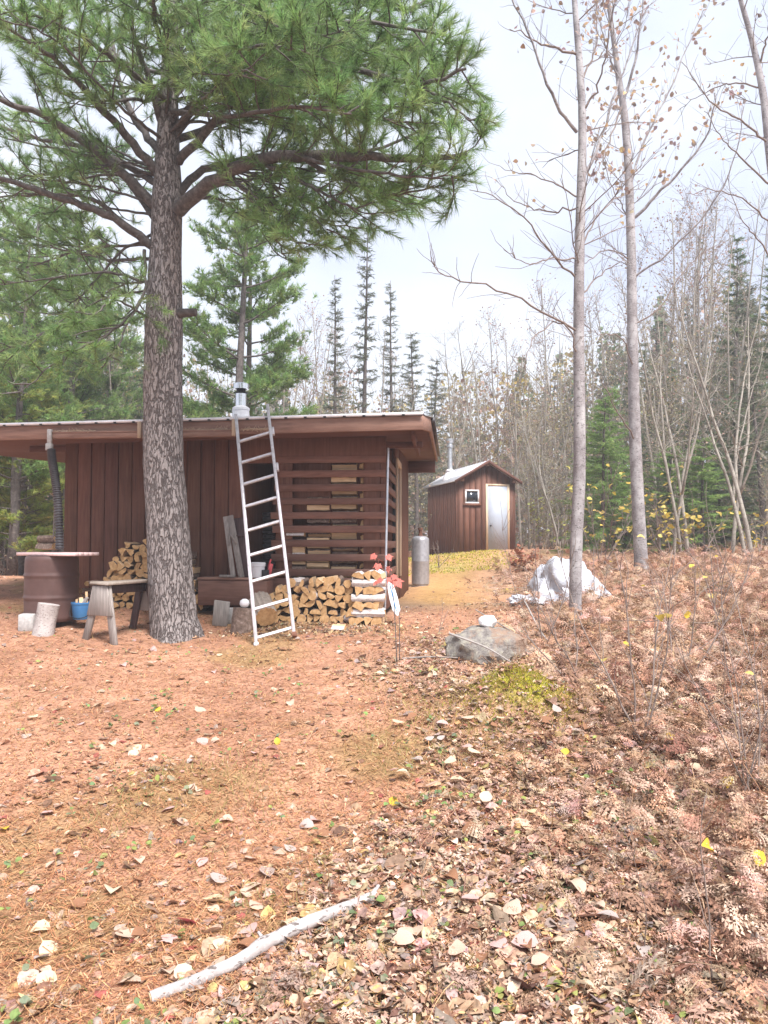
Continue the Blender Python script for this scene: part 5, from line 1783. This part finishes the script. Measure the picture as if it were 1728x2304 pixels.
limb_tree('poplar', 'second pale poplar farther right, behind the bracken', [(1386, 1240, 30, Y2), (1380, 1120, 27, Y2), (1372, 950, 25, Y2), (1366, 720, 22, Y2), (1364, 560, 20, Y2), (1359, 400, 18, Y2), (1350, 260, 16, Y2), (1337, 170, 13, Y2), (1322, 60, 10, Y2), (1305, -60, 8, Y2)],
          [([(1371, 470, Y2), (1420, 420, 14), (1480, 355, 13.7), (1530, 285, 13.5), (1545, 200, 13.3)], .034),
           ([(1361, 400, Y2), (1395, 300, 14.3), (1440, 210, 14.4), (1480, 110, 14.5), (1520, 20, 14.6)], .025),
           ([(1368, 600, Y2), (1450, 540, 13.8), (1540, 440, 13.4), (1590, 330, 13.2), (1610, 230, 13.0)], .022),
           ([(1372, 700, Y2), (1430, 660, 14.2), (1480, 580, 14.4), (1560, 520, 14.6)], .016),
           ([(1345, 225, Y2), (1370, 140, 14.0), (1385, 50, 13.8), (1392, -40, 13.6)], .03),
           ([(1345, 225, Y2), (1310, 320, 13.9), (1280, 400, 13.6)], .018),
           ([(1362, 560, Y2), (1310, 540, 14), (1260, 570, 13.7), (1200, 560, 13.5)], .014),
           ([(1364, 480, Y2), (1320, 400, 14.4), (1290, 300, 14.6)], .014),
           ([(1372, 800, Y2), (1340, 730, 13.8), (1290, 720, 13.6), (1250, 690, 13.4)], .014),
           ([(1378, 960, Y2), (1330, 880, 13.7), (1290, 800, 13.4)], .016),
           ([(1340, 180, Y2), (1310, 100, 14.0), (1290, 20, 13.8)], .022)], M['poplar'], 850, tw=7, extra=22, seedlen=.85, lsize=(.06, .11))
Y3 = 11.5
limb_tree('poplar', 'poplar leaning in at the top right edge of the photo', [(1730, 1250, 30, Y3), (1722, 1000, 28, Y3), (1700, 700, 25, Y3), (1680, 480, 21, Y3), (1662, 320, 18, Y3), (1648, 200, 15, Y3), (1625, 90, 12, Y3), (1600, 0, 10, Y3), (1580, -80, 8, Y3)],
          [([(1660, 310, Y3), (1600, 260, 11.3), (1530, 215, 11.1), (1470, 130, 11)], .018), ([(1665, 400, Y3), (1600, 340, 11.4), (1560, 300, 11.3), (1520, 240, 11.2)], .016), ([(1645, 190, Y3), (1580, 180, 11.6), (1520, 200, 11.8), (1460, 240, 12)], .014),
           ([(1680, 500, Y3), (1620, 440, 11.3), (1540, 410, 11.1), (1480, 420, 11)], .014), ([(1640, 150, Y3), (1660, 60, 11.3), (1670, -20, 11.2)], .018), ([(1690, 600, Y3), (1640, 520, 11.3), (1600, 470, 11.2), (1570, 380, 11.2)], .014)], M['poplar'], 120, tw=7, extra=12)

# red maple sapling
mp_b = at(893, 1470, 7.0); mp_b[2] = hz(mp_b[0], 7.0)
sap = thing('maple_sapling', 'thin young maple sapling with a few bright red leaves before the log pile', 'sapling', mp_b)
tipz = at(876, 1262, 7.0)
st1 = catmull([mp_b, at(889, 1400, 7.0), at(884, 1330, 7.0), tipz], 14)
mb = MB(); mb.tube(st1, np.linspace(.006, .003, 14), 6); part('stem', mb, M['darkbark'], sap)
mb = MB(); mb.tube(catmull([mp_b + np.array([.025, .02, 0]), at(898, 1380, 7.05), at(893, 1345, 7.05)], 8), np.linspace(.005, .003, 8), 6); part('stem', mb, M['darkbark'], sap)
for px, py, s, tx, ty in ((842, 1250, .10, -.4, -.7), (850, 1272, .11, -.2, -.9), (874, 1252, .10, .2, -.8), (872, 1280, .09, .3, -.9), (856, 1304, .10, -.6, -.5), (878, 1302, .12, .1, -.7), (893, 1308, .15, .4, -.9), (846, 1310, .08, -.6, -.4), (886, 1296, .10, .5, -.5)):
    p = at(px, py, 6.97 + rng.uniform(-.06, .06))
    nrm = unit([tx * .5, ty, .5]); yv = unit(np.array([tx, 0, -.55]) + rng.normal(0, .2, 3)); yv = unit(yv - nrm * (yv @ nrm))
    fr_ = np.stack([np.cross(yv, nrm), yv, nrm], 1)
    mb = MB(); mb.scatter(MAPLE[0], MAPLE[1], (fr_ * s * .85)[None], p[None], np.array([[.58, .17, .135]]) * rng.uniform(.85, 1.15))
    k = np.argmin(np.linalg.norm(st1 - p, axis=1)); mb.tube([st1[max(k - 1, 0)], p], .0015, 3, caps=False, col=(.5, .12, .1))
    part('leaf', mb, M['leaf'], sap)


# ------------------------------------------------------------------ thin shrubs
def shrub(px, py, Y, hpx, n, lean, label, group, leaves=0, lc=None, r0=.007, spread=.22, ls=(.04, .07), name='shrub', mat=None, tw=5):
    b = at(px, py, Y); b[2] = hz(b[0], Y)
    h_ = hpx / F * Y
    s = thing(name, label, 'shrub', b, group)
    tips = []
    for i in range(n):
        q_ = walk(b + np.array([rng.normal(0, .05), rng.normal(0, .05), -.02]), [rng.normal(lean, spread), rng.normal(0, spread), 1], h_ * rng.uniform(.7, 1.05), 10, .07, .02)
        mb_ = MB(); mb_.tube(q_, np.linspace(r0, r0 * .3, 11), 6)
        for j in range(int(h_ * tw) + 2):
            k = rng.integers(2, 10); d = unit(unit(q_[k] - q_[k - 1]) + rng.normal(0, .55, 3))
            w_ = walk(q_[k], d, h_ * rng.uniform(.12, .36), 5, .14, .04); mb_.tube(w_, np.linspace(r0 * .45, r0 * .2, 6), 4, caps=False)
            tips += [w_[-1], w_[3]]
        part('stem', mb_, mat or M['twig'], s)
    if leaves:
        P = np.array(tips)[rng.integers(0, len(tips), leaves)] + rng.normal(0, .05, (leaves, 3))
        mb_ = MB(); kk = rng.integers(0, 4, leaves); fr_ = frames(leaves, .55) * rng.uniform(*ls, leaves)[:, None, None]
        cc_ = pick(lc or [(.60, .44, .08), (.66, .52, .16), (.48, .38, .08)], leaves)
        for k in range(4): mb_.scatter(LEAF[k][0], LEAF[k][1], fr_[kk == k], P[kk == k], cc_[kk == k])
        part('foliage', mb_, M['leaf'], s)
    return s


shrub(1440, 1700, 5.0, 480, 4, .0, 'bare thin shrub below the second poplar, its stems crossing the bracken', None, 3)
shrub(1700, 1820, 4.1, 640, 6, -.05, 'bare many stemmed shrub at the right edge of the photo', None, 5, r0=.005)
shrub(1530, 1600, 6.3, 330, 3, .15, 'bare leaning shrub left of the right-edge shrub', None, 2)
shrub(1300, 1560, 6.1, 230, 3, -.25, 'bare low twigs right of the mossy mound', None)
shrub(1235, 1500, 7.4, 260, 3, -.2, 'bare twigs rising in front of the silver tarp', None)
shrub(1190, 1400, 9.2, 330, 1, -.32, 'single bare stem leaning left across the shed door', None, 1, r0=.006)
shrub(1240, 1380, 10.0, 200, 1, .02, 'single upright forked stem left of the nearer poplar', None, 0, r0=.006)
shrub(1340, 1400, 9.8, 150, 3, .1, 'bare low twigs at the right flank of the silver tarp', None, 0)
shrub(985, 1420, 8.4, 90, 2, .2, 'curved dead stem left of the boulder', None, 0, r0=.004)
shrub(985, 1262, 20, 62, 4, .1, 'bare little bush before the shed side wall', None, 0, r0=.010)
shrub(1620, 1480, 8.0, 260, 4, -.1, 'bare twiggy shrub in the bracken under the right-edge poplar', None, 3)
shrub(1640, 2200, 2.75, 420, 1, -.02, 'single tall bare stem rising from the fronds at the lower right', None, 0, r0=.004)
shrub(1395, 2130, 2.9, 330, 1, .06, 'single dry stem standing near the lower middle right', None, 0, r0=.0025)
shrub(1350, 1262, 17.5, 240, 7, .0, 'yellow leaved bush between the two poplars', 'yellow leaved undergrowth', 90, r0=.012, ls=(.09, .15), spread=.4)
shrub(1500, 1262, 17.0, 170, 7, .1, 'yellow leaved bush right of the second poplar foot', 'yellow leaved undergrowth', 60, r0=.012, ls=(.09, .15), spread=.5)
shrub(1570, 1250, 18.5, 190, 7, .0, 'yellow leaved bush before the dark spruces at the right', 'yellow leaved undergrowth', 70, r0=.012, ls=(.09, .15), spread=.45)
shrub(1700, 1262, 16.0, 120, 5, .0, 'low bush with a few dull yellow leaves at the right edge', 'yellow leaved undergrowth', 40, r0=.01, ls=(.07, .12), spread=.5)
shrub(1245, 1245, 26, 130, 8, .0, 'low green-yellow bush right of the shed', 'yellow leaved undergrowth', 260, lc=[(.30, .32, .08), (.36, .36, .10)], r0=.012, ls=(.07, .12), spread=.5)
shrub(1190, 1290, 18.0, 60, 8, .0, 'reddish brown bush beside the path before the shed door', None, 260, lc=[(.36, .14, .08), (.45, .22, .13)], r0=.008, ls=(.06, .11), spread=.7)
shrub(20, 1262, 17, 90, 5, .0, 'bare low brush at the left wood edge', None, 30, lc=[(.55, .42, .3)], r0=.01, spread=.5)


# ------------------------------------------------------------------ forest prototypes (about one unit = one metre)
def p_aspen(seed, h, leaves, lc, nb=26, lean=.0, r0=.075, low=.3, fork=False, ls=(.05, .09)):
    g = np.random.default_rng(seed)
    t_ = thing('bare_tree', '', 'tree', (0, 0, 0))
    path = walk((0, 0, -.1), [lean, 0, 1], h, 16, .035, .03, g)
    mb_ = MB(); rr = r0 * np.linspace(1, .12, 17) ** .9; mb_.tube(path, rr, 8)
    if fork:
        q_ = walk(path[4], [.25, .1, 1], h * .7, 12, .05, .03, g); mb_.tube(q_, np.linspace(r0 * .65, r0 * .1, 13), 8)
    part('trunk', mb_, M['aspen'], t_, smooth=180)
    mb_ = MB(); tips = []
    for i in range(nb):
        t = low + (1 - low) * (i + g.random()) / nb; k = min(int(t * 16), 15)
        a_ = g.uniform(0, 6.28); el_ = g.uniform(.35, 1.3)
        q_ = walk(path[k], [math.cos(a_), math.sin(a_), el_], h * g.uniform(.10, .24) * (1.25 - .8 * t), 7, .12, .06, g)
        mb_.tube(q_, np.linspace(rr[k] * .36, .004, 8), 4, caps=False)
        for j in range(9):
            kk = g.integers(2, 8); w_ = walk(q_[kk], unit(q_[kk] - q_[kk - 1]) + g.normal(0, .6, 3), g.uniform(.25, .8), 4, .14, .08, g)
            mb_.tube(w_, np.linspace(.006, .003, 5), 3, caps=False); tips += [w_[-1], w_[2], w_[3]]
    if leaves:
        P = np.array(tips)[g.integers(0, len(tips), leaves)] + g.normal(0, .12, (leaves, 3))
        P[:, 2] = np.where(g.random(leaves) < .15, P[:, 2], P[:, 2])
        tv_ = np.array([(-.5, 0, 0), (0, -.5, .1), (.5, 0, 0), (0, .6, .1)]); tf_ = np.array([(0, 1, 2), (0, 2, 3)])
        mb_.scatter(tv_, tf_, rframes(leaves, g) * g.uniform(*ls, leaves)[:, None, None], P, pick(lc, leaves, g=g), 1)
    part('crown', mb_, [M['twig'] if seed % 2 else M['aspen'], M['leaf']], t_)
    t_['_h'] = h
    return t_


def p_spruce(seed, h, wid, cols, dens=1.0, bare=.0):
    g = np.random.default_rng(seed)
    t_ = thing('spruce', '', 'tree', (0, 0, 0))
    mb_ = MB(); path = walk((0, 0, -.1), [0, 0, 1], h, 10, .012, .05, g); mb_.tube(path, np.linspace(.011 * h + .02, .012, 11), 8)
    part('trunk', mb_, M['darkbark'], t_, smooth=180)
    mb_ = MB(); fo = MB(); BP, BD = [], []
    z = h * (.06 + bare)
    while z < h * .985:
        t = z / h; R_ = wid * (1 - t) ** .85 * g.uniform(.75, 1.15) + .10
        for i in range(int(5 + 3 * g.random())):
            a_ = g.uniform(0, 6.28); d = unit([math.cos(a_), math.sin(a_), .15 - .45 * (1 - t)])
            c_ = path[min(int(t * 10), 9)] * np.array([1, 1, 0]) + np.array([0, 0, z + g.uniform(-.1, .1)])
            q_ = walk(c_, d, R_ * g.uniform(.75, 1.15), 5, .07, .06, g)
            mb_.tube(q_, np.linspace(.012 + .004 * R_, .004, 6), 3, caps=False)
            ns_ = int(R_ * 13 * dens) + 2
            for j in range(ns_):
                f = .12 + .88 * (j + g.random()) / ns_; k = min(int(f * 5), 4); p = q_[k] + (q_[k + 1] - q_[k]) * (f * 5 - k)
                tg = unit(q_[k + 1] - q_[k]); s_ = unit(np.cross(tg, [0, 0, 1])) * g.choice([-1, 1])
                BP.append(p); BD.append(unit(tg * .8 + s_ * g.uniform(.2, 1) + [0, 0, g.normal(-.18, .25)]))
        z += (.26 + .022 * h) * (1 - .4 * t)
    BP, BD = np.array(BP), np.array(BD); N_ = len(BP)
    fo = mb_
    tufts(fo, BP + BD * .16, BD, 9, .16, .38, .26, .011, cols, g, 1)
    part('crown', fo, [M['darkbark'], M['needle']], t_)
    t_['_h'] = h
    return t_


def p_pine(seed, h, wid, cols, n=26, low=.25, tn=16):
    g = np.random.default_rng(seed)
    t_ = thing('white_pine', '', 'tree', (0, 0, 0))
    path = walk((0, 0, -.1), [0, 0, 1], h, 12, .02, .05, g)
    mb_ = MB(); mb_.tube(path, np.linspace(.014 * h, .02, 13), 10); part('trunk', mb_, M['darkbark'], t_, smooth=180)
    mb_ = MB(); fo = MB(); BP, BD = [], []
    for i in range(n):
        t = low + (1 - low) * (i / n); a_ = i * 2.4 + g.normal(0, .3); R_ = wid * (1 - ((t - low) / (1 - low)) ** 1.5 * .8) * g.uniform(.6, 1.1)
        c_ = path[min(int(t * 12), 11)] + np.array([0, 0, g.uniform(0, .4)])
        q_ = walk(c_, [math.cos(a_), math.sin(a_), .12], R_, 8, .06, .05, g)
        mb_.tube(q_, np.linspace(.02 + .006 * R_, .006, 9), 5, caps=False)
        for j in range(int(R_ * 9) + 2):
            f = .3 + .7 * g.random(); k = min(int(f * 8), 7); tg = unit(q_[k + 1] - q_[k]); s_ = unit(np.cross(tg, [0, 0, 1])) * g.choice([-1, 1])
            w_ = walk(q_[k], tg * .6 + s_ * g.uniform(.3, 1) + [0, 0, g.normal(.05, .15)], g.uniform(.3, .8) * (1.2 - .5 * f), 4, .1, .05, g)
            mb_.tube(w_, np.linspace(.009, .004, 5), 3, caps=False)
            for m_ in range(7):
                kk = g.integers(1, 5); BP.append(w_[kk] + g.normal(0, .09, 3) * [1, 1, .6]); BD.append(unit(unit(w_[kk] - w_[kk - 1]) + g.normal(0, .5, 3) + [0, 0, .3]))
    fo = mb_
    tufts(fo, np.array(BP), np.array(BD), tn, .17, .5, .1, .009, cols, g, 1)
    part('crown', fo, [M['darkbark'], M['needle']], t_)
    t_['_h'] = h
    return t_


PINKB = [(.40, .26, .20), (.34, .20, .16), (.46, .32, .24), (.36, .28, .20)]
YELB = [(.52, .40, .12), (.44, .34, .14), (.36, .30, .14)]
OLB = [(.30, .27, .14), (.36, .30, .17), (.26, .24, .13)]
SPG = [(.15, .215, .105), (.18, .25, .12), (.12, .175, .09)]
SPB = [(.25, .37, .11), (.30, .43, .135), (.19, .29, .10)]
SPD = [(.18, .20, .14), (.22, .23, .16), (.15, .165, .12)]
PNG = [(.21, .33, .11), (.26, .39, .13), (.16, .25, .095), (.30, .39, .14)]
PNY = [(.34, .41, .11), (.40, .42, .13), (.26, .35, .11)]
PROTO = {
    'aspen_pink': (p_aspen(1, 12, 420, PINKB, 30), 'slender aspen with sparse pinkish brown leaves'),
    'aspen_bare': (p_aspen(2, 13, 60, PINKB, 28, fork=True), 'bare forked aspen'),
    'aspen_yellow': (p_aspen(3, 11, 700, YELB, 30), 'slim yellowing birch'),
    'aspen_olive': (p_aspen(5, 9, 900, OLB, 34, low=.12), 'scrubby olive leaved young tree'),
    'aspen_stem': (p_aspen(6, 10, 12, PINKB, 18, r0=.058, low=.35, fork=True), 'pale bare stemmed aspen'),
    'brush': (p_aspen(8, 5, 260, OLB, 30, low=.05, r0=.035), 'low twiggy grey brush'),
    'spruce': (p_spruce(11, 12, 1.7, SPG), 'dark green spruce'),
    'spruce_thin': (p_spruce(12, 13, 1.0, SPD, .75, .1), 'thin ragged grey-green spruce'),
    'spruce_bright': (p_spruce(13, 7, 1.9, SPB, 1.1), 'bushy bright green young spruce'),
    'spruce_grey': (p_spruce(14, 10, 1.9, SPD, .9), 'broad grey-green spruce'),
    'pine': (p_pine(21, 11, 2.3, PNG, 34), 'soft green white pine'),
    'pine_yellow': (p_pine(22, 9, 2.3, PNY, 30, low=.12), 'bushy yellow-green white pine'),
}
GRP = {'aspen_pink': 'aspens with pinkish leaves in the wood behind', 'aspen_bare': 'bare aspens in the wood behind', 'aspen_yellow': 'yellowing birches in the wood behind', 'aspen_olive': 'olive scrub trees in the wood behind', 'aspen_stem': 'pale bare stems at the wood edge',
       'brush': 'grey brush at the wood edge', 'spruce': 'dark spruces in the wood behind', 'spruce_thin': 'thin ragged spruces beyond the roof', 'spruce_bright': 'young green spruces', 'spruce_grey': 'grey-green spruces in the wood behind', 'pine': 'white pines behind the cabin', 'pine_yellow': 'yellow-green pines at the left'}
PNAME = {'aspen_yellow': 'birch', 'brush': 'bush'}
# kind, displayed x, displayed y of the top, distance
TR = [('pine', 515, 330, 18.5), ('pine', 545, 420, 20.5), ('pine', 40, 480, 17), ('pine', -60, 380, 19), ('pine_yellow', 60, 690, 19), ('pine_yellow', 10, 640, 21), ('pine', 150, 560, 23), ('pine_yellow', 130, 780, 22), ('pine', 250, 640, 28), ('spruce', 300, 780, 25),
      ('aspen_yellow', 200, 740, 24), ('aspen_yellow', 235, 700, 28), ('aspen_pink', 225, 620, 26), ('aspen_bare', 280, 680, 24), ('aspen_bare', 90, 620, 26), ('aspen_pink', 420, 700, 30),
      ('spruce_thin', 725, 585, 25), ('spruce_thin', 783, 480, 26), ('spruce_thin', 848, 605, 28), ('spruce_grey', 898, 715, 29), ('spruce_grey', 930, 770, 32), ('aspen_bare', 610, 700, 24), ('aspen_bare', 655, 680, 27), ('aspen_pink', 690, 720, 30), ('aspen_pink', 760, 700, 32), ('aspen_bare', 820, 720, 28),
      ('aspen_olive', 870, 820, 26), ('aspen_pink', 560, 800, 26), ('aspen_bare', 470, 760, 28),
      ('aspen_bare', 965, 770, 32), ('aspen_bare', 1000, 720, 30), ('aspen_pink', 1075, 650, 34), ('aspen_pink', 1120, 700, 33), ('aspen_pink', 1160, 690, 36), ('aspen_yellow', 1035, 820, 36), ('aspen_yellow', 1090, 830, 32), ('aspen_bare', 1140, 800, 30), ('aspen_olive', 1150, 900, 28), ('aspen_olive', 1180, 860, 31), ('aspen_olive', 1210, 880, 26), ('aspen_yellow', 985, 850, 38),
      ('aspen_pink', 1200, 590, 38), ('aspen_pink', 1225, 640, 34), ('aspen_stem', 1165, 860, 27), ('aspen_stem', 1190, 800, 27.5), ('aspen_stem', 1205, 900, 25), ('brush', 1140, 980, 27), ('brush', 1175, 1020, 25.5), ('brush', 1225, 1000, 26), ('brush', 1250, 960, 27), ('brush', 900, 900, 30), ('brush', 940, 960, 31),
      ('spruce_bright', 1322, 830, 22), ('spruce_bright', 1270, 930, 27), ('spruce_bright', 1300, 850, 21), ('spruce_bright', 1440, 960, 21), ('spruce_bright', 1515, 940, 20), ('spruce_bright', 1560, 980, 22), ('spruce_bright', 1350, 960, 23), ('spruce', 1405, 740, 30), ('spruce', 1440, 800, 27), ('spruce_grey', 1300, 800, 34), ('spruce', 1575, 510, 26), ('spruce_grey', 1620, 600, 24), ('spruce', 1655, 520, 22), ('spruce_grey', 1540, 700, 28), ('spruce_grey', 1640, 760, 20), ('spruce', 1480, 850, 25), ('spruce', 1600, 850, 21),
      ('aspen_pink', 1400, 430, 32), ('aspen_pink', 1430, 480, 28), ('aspen_bare', 1465, 440, 27), ('aspen_bare', 1500, 450, 26), ('aspen_pink', 1530, 430, 30), ('aspen_bare', 1600, 400, 24), ('aspen_pink', 1565, 470, 33), ('aspen_bare', 1640, 420, 27), ('aspen_bare', 1420, 560, 24), ('aspen_olive', 1450, 760, 23), ('aspen_olive', 1420, 820, 21), ('aspen_olive', 1500, 720, 24), ('aspen_olive', 1390, 850, 26), ('aspen_bare', 1345, 600, 32), ('aspen_pink', 1310, 720, 36),
      ('aspen_stem', 1462, 560, 17.5), ('aspen_stem', 1445, 640, 17.8), ('aspen_stem', 1476, 600, 18.2), ('aspen_stem', 1570, 640, 15.5), ('aspen_stem', 1612, 560, 14.8), ('aspen_stem', 1600, 680, 15.2), ('brush', 1660, 980, 19), ('brush', 1560, 1060, 21), ('brush', 1420, 1000, 22), ('brush', 60, 1080, 22), ('brush', 10, 1060, 20), ('pine', 150, 430, 21), ('pine', 250, 540, 25), ('pine', 85, 360, 24), ('pine_yellow', 30, 800, 17),
      ('spruce', 20, 820, 24),
      ('aspen_pink', 1100, 760, 28), ('aspen_bare', 1050, 700, 29), ('aspen_olive', 1110, 860, 34), ('aspen_olive', 1240, 800, 33), ('aspen_olive', 1060, 900, 34), ('aspen_pink', 1260, 620, 33), ('aspen_bare', 1215, 700, 31), ('aspen_yellow', 1130, 880, 37), ('aspen_olive', 1010, 900, 36), ('aspen_pink', 1330, 520, 33), ('aspen_pink', 1480, 520, 31), ('aspen_olive', 1330, 760, 30), ('aspen_pink', 1610, 500, 30), ('aspen_bare', 1550, 420, 23), ('aspen_olive', 1580, 760, 23), ('aspen_olive', 1640, 700, 24), ('aspen_bare', 1440, 420, 30), ('spruce', 1500, 640, 31), ('spruce_grey', 1420, 700, 34), ('spruce', 1370, 760, 32), ('spruce_grey', 1590, 620, 30), ('aspen_pink', 700, 640, 34), ('aspen_pink', 880, 760, 33), ('aspen_yellow', 180, 700, 30), ('aspen_olive', 330, 760, 28), ('aspen_pink', 640, 780, 33), ('aspen_olive', 730, 820, 31), ('aspen_pink', 590, 720, 31), ('spruce', 85, 900, 26), ('brush', 100, 1100, 24)]
LAND = [(-500, 130, 'left of the drain pipe'), (130, 320, 'left of the big pine'), (320, 600, 'behind the chimney'), (600, 800, 'above the roof'), (800, 955, "off the roof's right end"), (955, 1130, 'behind the small shed'), (1130, 1240, 'right of the shed door'), (1240, 1375, 'between the two poplars'), (1375, 1530, 'just right of the second poplar'), (1530, 2500, 'near the right edge')]
ORD = ['first', 'second', 'third', 'fourth', 'fifth', 'sixth', 'seventh', 'eighth', 'ninth', 'tenth']
cnt, tot, used = {}, {}, set()
TR.sort(key=lambda t: (t[0], t[1]))


def land(x):
    return next(n for a, b, n in LAND if a <= x < b)


for k, x, y, Y in TR: tot[k, land(x)] = tot.get((k, land(x)), 0) + 1
for k, x, y, Y in TR:
    proto, look = PROTO[k]
    p = pd(x, y, Y); gz = hz(p[0], Y); sc_ = (p[2] - gz) / proto['_h']
    w_ = land(x); i = cnt.get((k, w_), 0); cnt[k, w_] = i + 1
    look = look.replace('with sparse pinkish brown leaves', 'with pinkish leaves'); lab = f'{look} {w_}' if tot[k, w_] == 1 else f'{look} {w_}, {ORD[i]} of {tot[k, w_]} from left'
    sx = np.clip(sc_, .75, 1.35)
    scl = (sx * rng.uniform(.9, 1.1), sx * rng.uniform(.9, 1.1), sc_)
    if k in used:
        o = dup(proto, (p[0], Y, gz), rng.uniform(0, 6.28), scl, lab, GRP[k])
    else:
        used.add(k); o = proto; o.location = (p[0], Y, gz); o.rotation_euler.z = rng.uniform(0, 6.28); o.scale = scl; o['label'] = lab; o['group'] = GRP[k]
    o.name = PNAME.get(k) or {'a': 'aspen', 's': 'spruce', 'p': 'white_pine'}[k[0]]
for pr_, _ in PROTO.values():
    pass

# far wood: one mass of thin trunks and crowns
g = np.random.default_rng(5)
mb = MB()
nb_ = 26000
Yb = g.uniform(34, 62, nb_); xb = g.uniform(-.62, .62, nb_) * Yb
Pb = np.column_stack([xb, Yb, H(xb, Yb) + g.uniform(0, 1, nb_) ** 1.5 * 5.5])
tv_ = np.array([(-.5, 0, 0), (0, -.5, .15), (.5, 0, 0), (0, .6, .1)]); tf_ = np.array([(0, 1, 2), (0, 2, 3)])
mb.scatter(tv_, tf_, rframes(nb_, g) * g.uniform(.12, .42, nb_)[:, None, None], Pb, pick(OLB + PINKB + [(.30, .26, .20), (.22, .20, .16), (.16, .18, .10)], nb_, g=g), 1)
for i in range(260):
    Y = g.uniform(38, 62); x = g.uniform(-.62, .62) * Y
    gz = hz(x, Y); px = x / Y * F + 864
    top = np.interp(px, [-200, 0, 300, 500, 620, 760, 900, 980, 1100, 1250, 1400, 1600, 1900], [640, 690, 760, 800, 820, 820, 840, 860, 800, 800, 700, 600, 560]) + g.uniform(0, 170)
    h_ = max(3, z_of(top, Y) - gz)
    q_ = walk((x, Y, gz - .2), [0, 0, 1], h_, 6, .03, .05, g); mb.tube(q_, np.linspace(.09, .02, 7), 4, 0, caps=False)
    con = g.random() < (.55 if px < 500 or px > 1350 else .22)
    nl_ = 330 if con else 190
    t = g.uniform(.12 if con else .25, 1, nl_); rad = (1.7 if con else 1.5) * ((1 - t) ** .8 + .12) if con else 1.4 * np.sin(t * 3.0) ** .6 + .2
    a_ = g.uniform(0, 6.28, nl_); rr_ = rad * np.sqrt(g.uniform(.05, 1, nl_))
    P = np.stack([x + np.cos(a_) * rr_, Y + np.sin(a_) * rr_, gz + t * h_], 1)
    cols = SPG + SPD if con else [PINKB, YELB, OLB][g.integers(0, 3)]
    tv_ = np.array([(-.5, 0, 0), (0, -.5, .15), (.5, 0, 0), (0, .6, .1)]); tf_ = np.array([(0, 1, 2), (0, 2, 3)])
    mb.scatter(tv_, tf_, rframes(nl_, g) * g.uniform(.22, .5, nl_)[:, None, None] * (1 if con else .55), P, pick(cols, nl_, g=g), 1)
    if not con:
        for j in range(10):
            k_ = g.integers(2, 7); w_ = walk(q_[k_], [g.normal(0, .6), g.normal(0, .6), 1], g.uniform(1, 2.4), 4, .12, .05, g); mb.tube(w_, np.linspace(.03, .01, 5), 3, caps=False)
struct('far_wood', mb, [M['aspen'], M['leaf']], 'stuff')
for o in list(bpy.data.objects):
    if '_h' in o: del o['_h']
# labels that only differ by chance stay true; things that look alike share one group
for o in bpy.data.objects:
    if o.parent is None and o.type == 'EMPTY' and not o.get('label'):
        print('NOLABEL', o.name)

# ------------------------------------------------------------------ added haze volume: a pale veil that lifts the far tones
hm = bpy.data.materials.new('added_haze'); hm.use_nodes = True; ht = hm.node_tree; ht.nodes.clear()
ho = ht.nodes.new('ShaderNodeOutputMaterial'); hv = ht.nodes.new('ShaderNodeVolumePrincipled')
hv.inputs['Color'].default_value = (.93, .95, 1, 1); hv.inputs['Density'].default_value = .0025
ht.links.new(hv.outputs[0], ho.inputs['Volume'])
mb = MB(); mb.box((0, 60, 13), (380, 300, 32))
o = struct('added_haze', mb, hm, 'stuff')
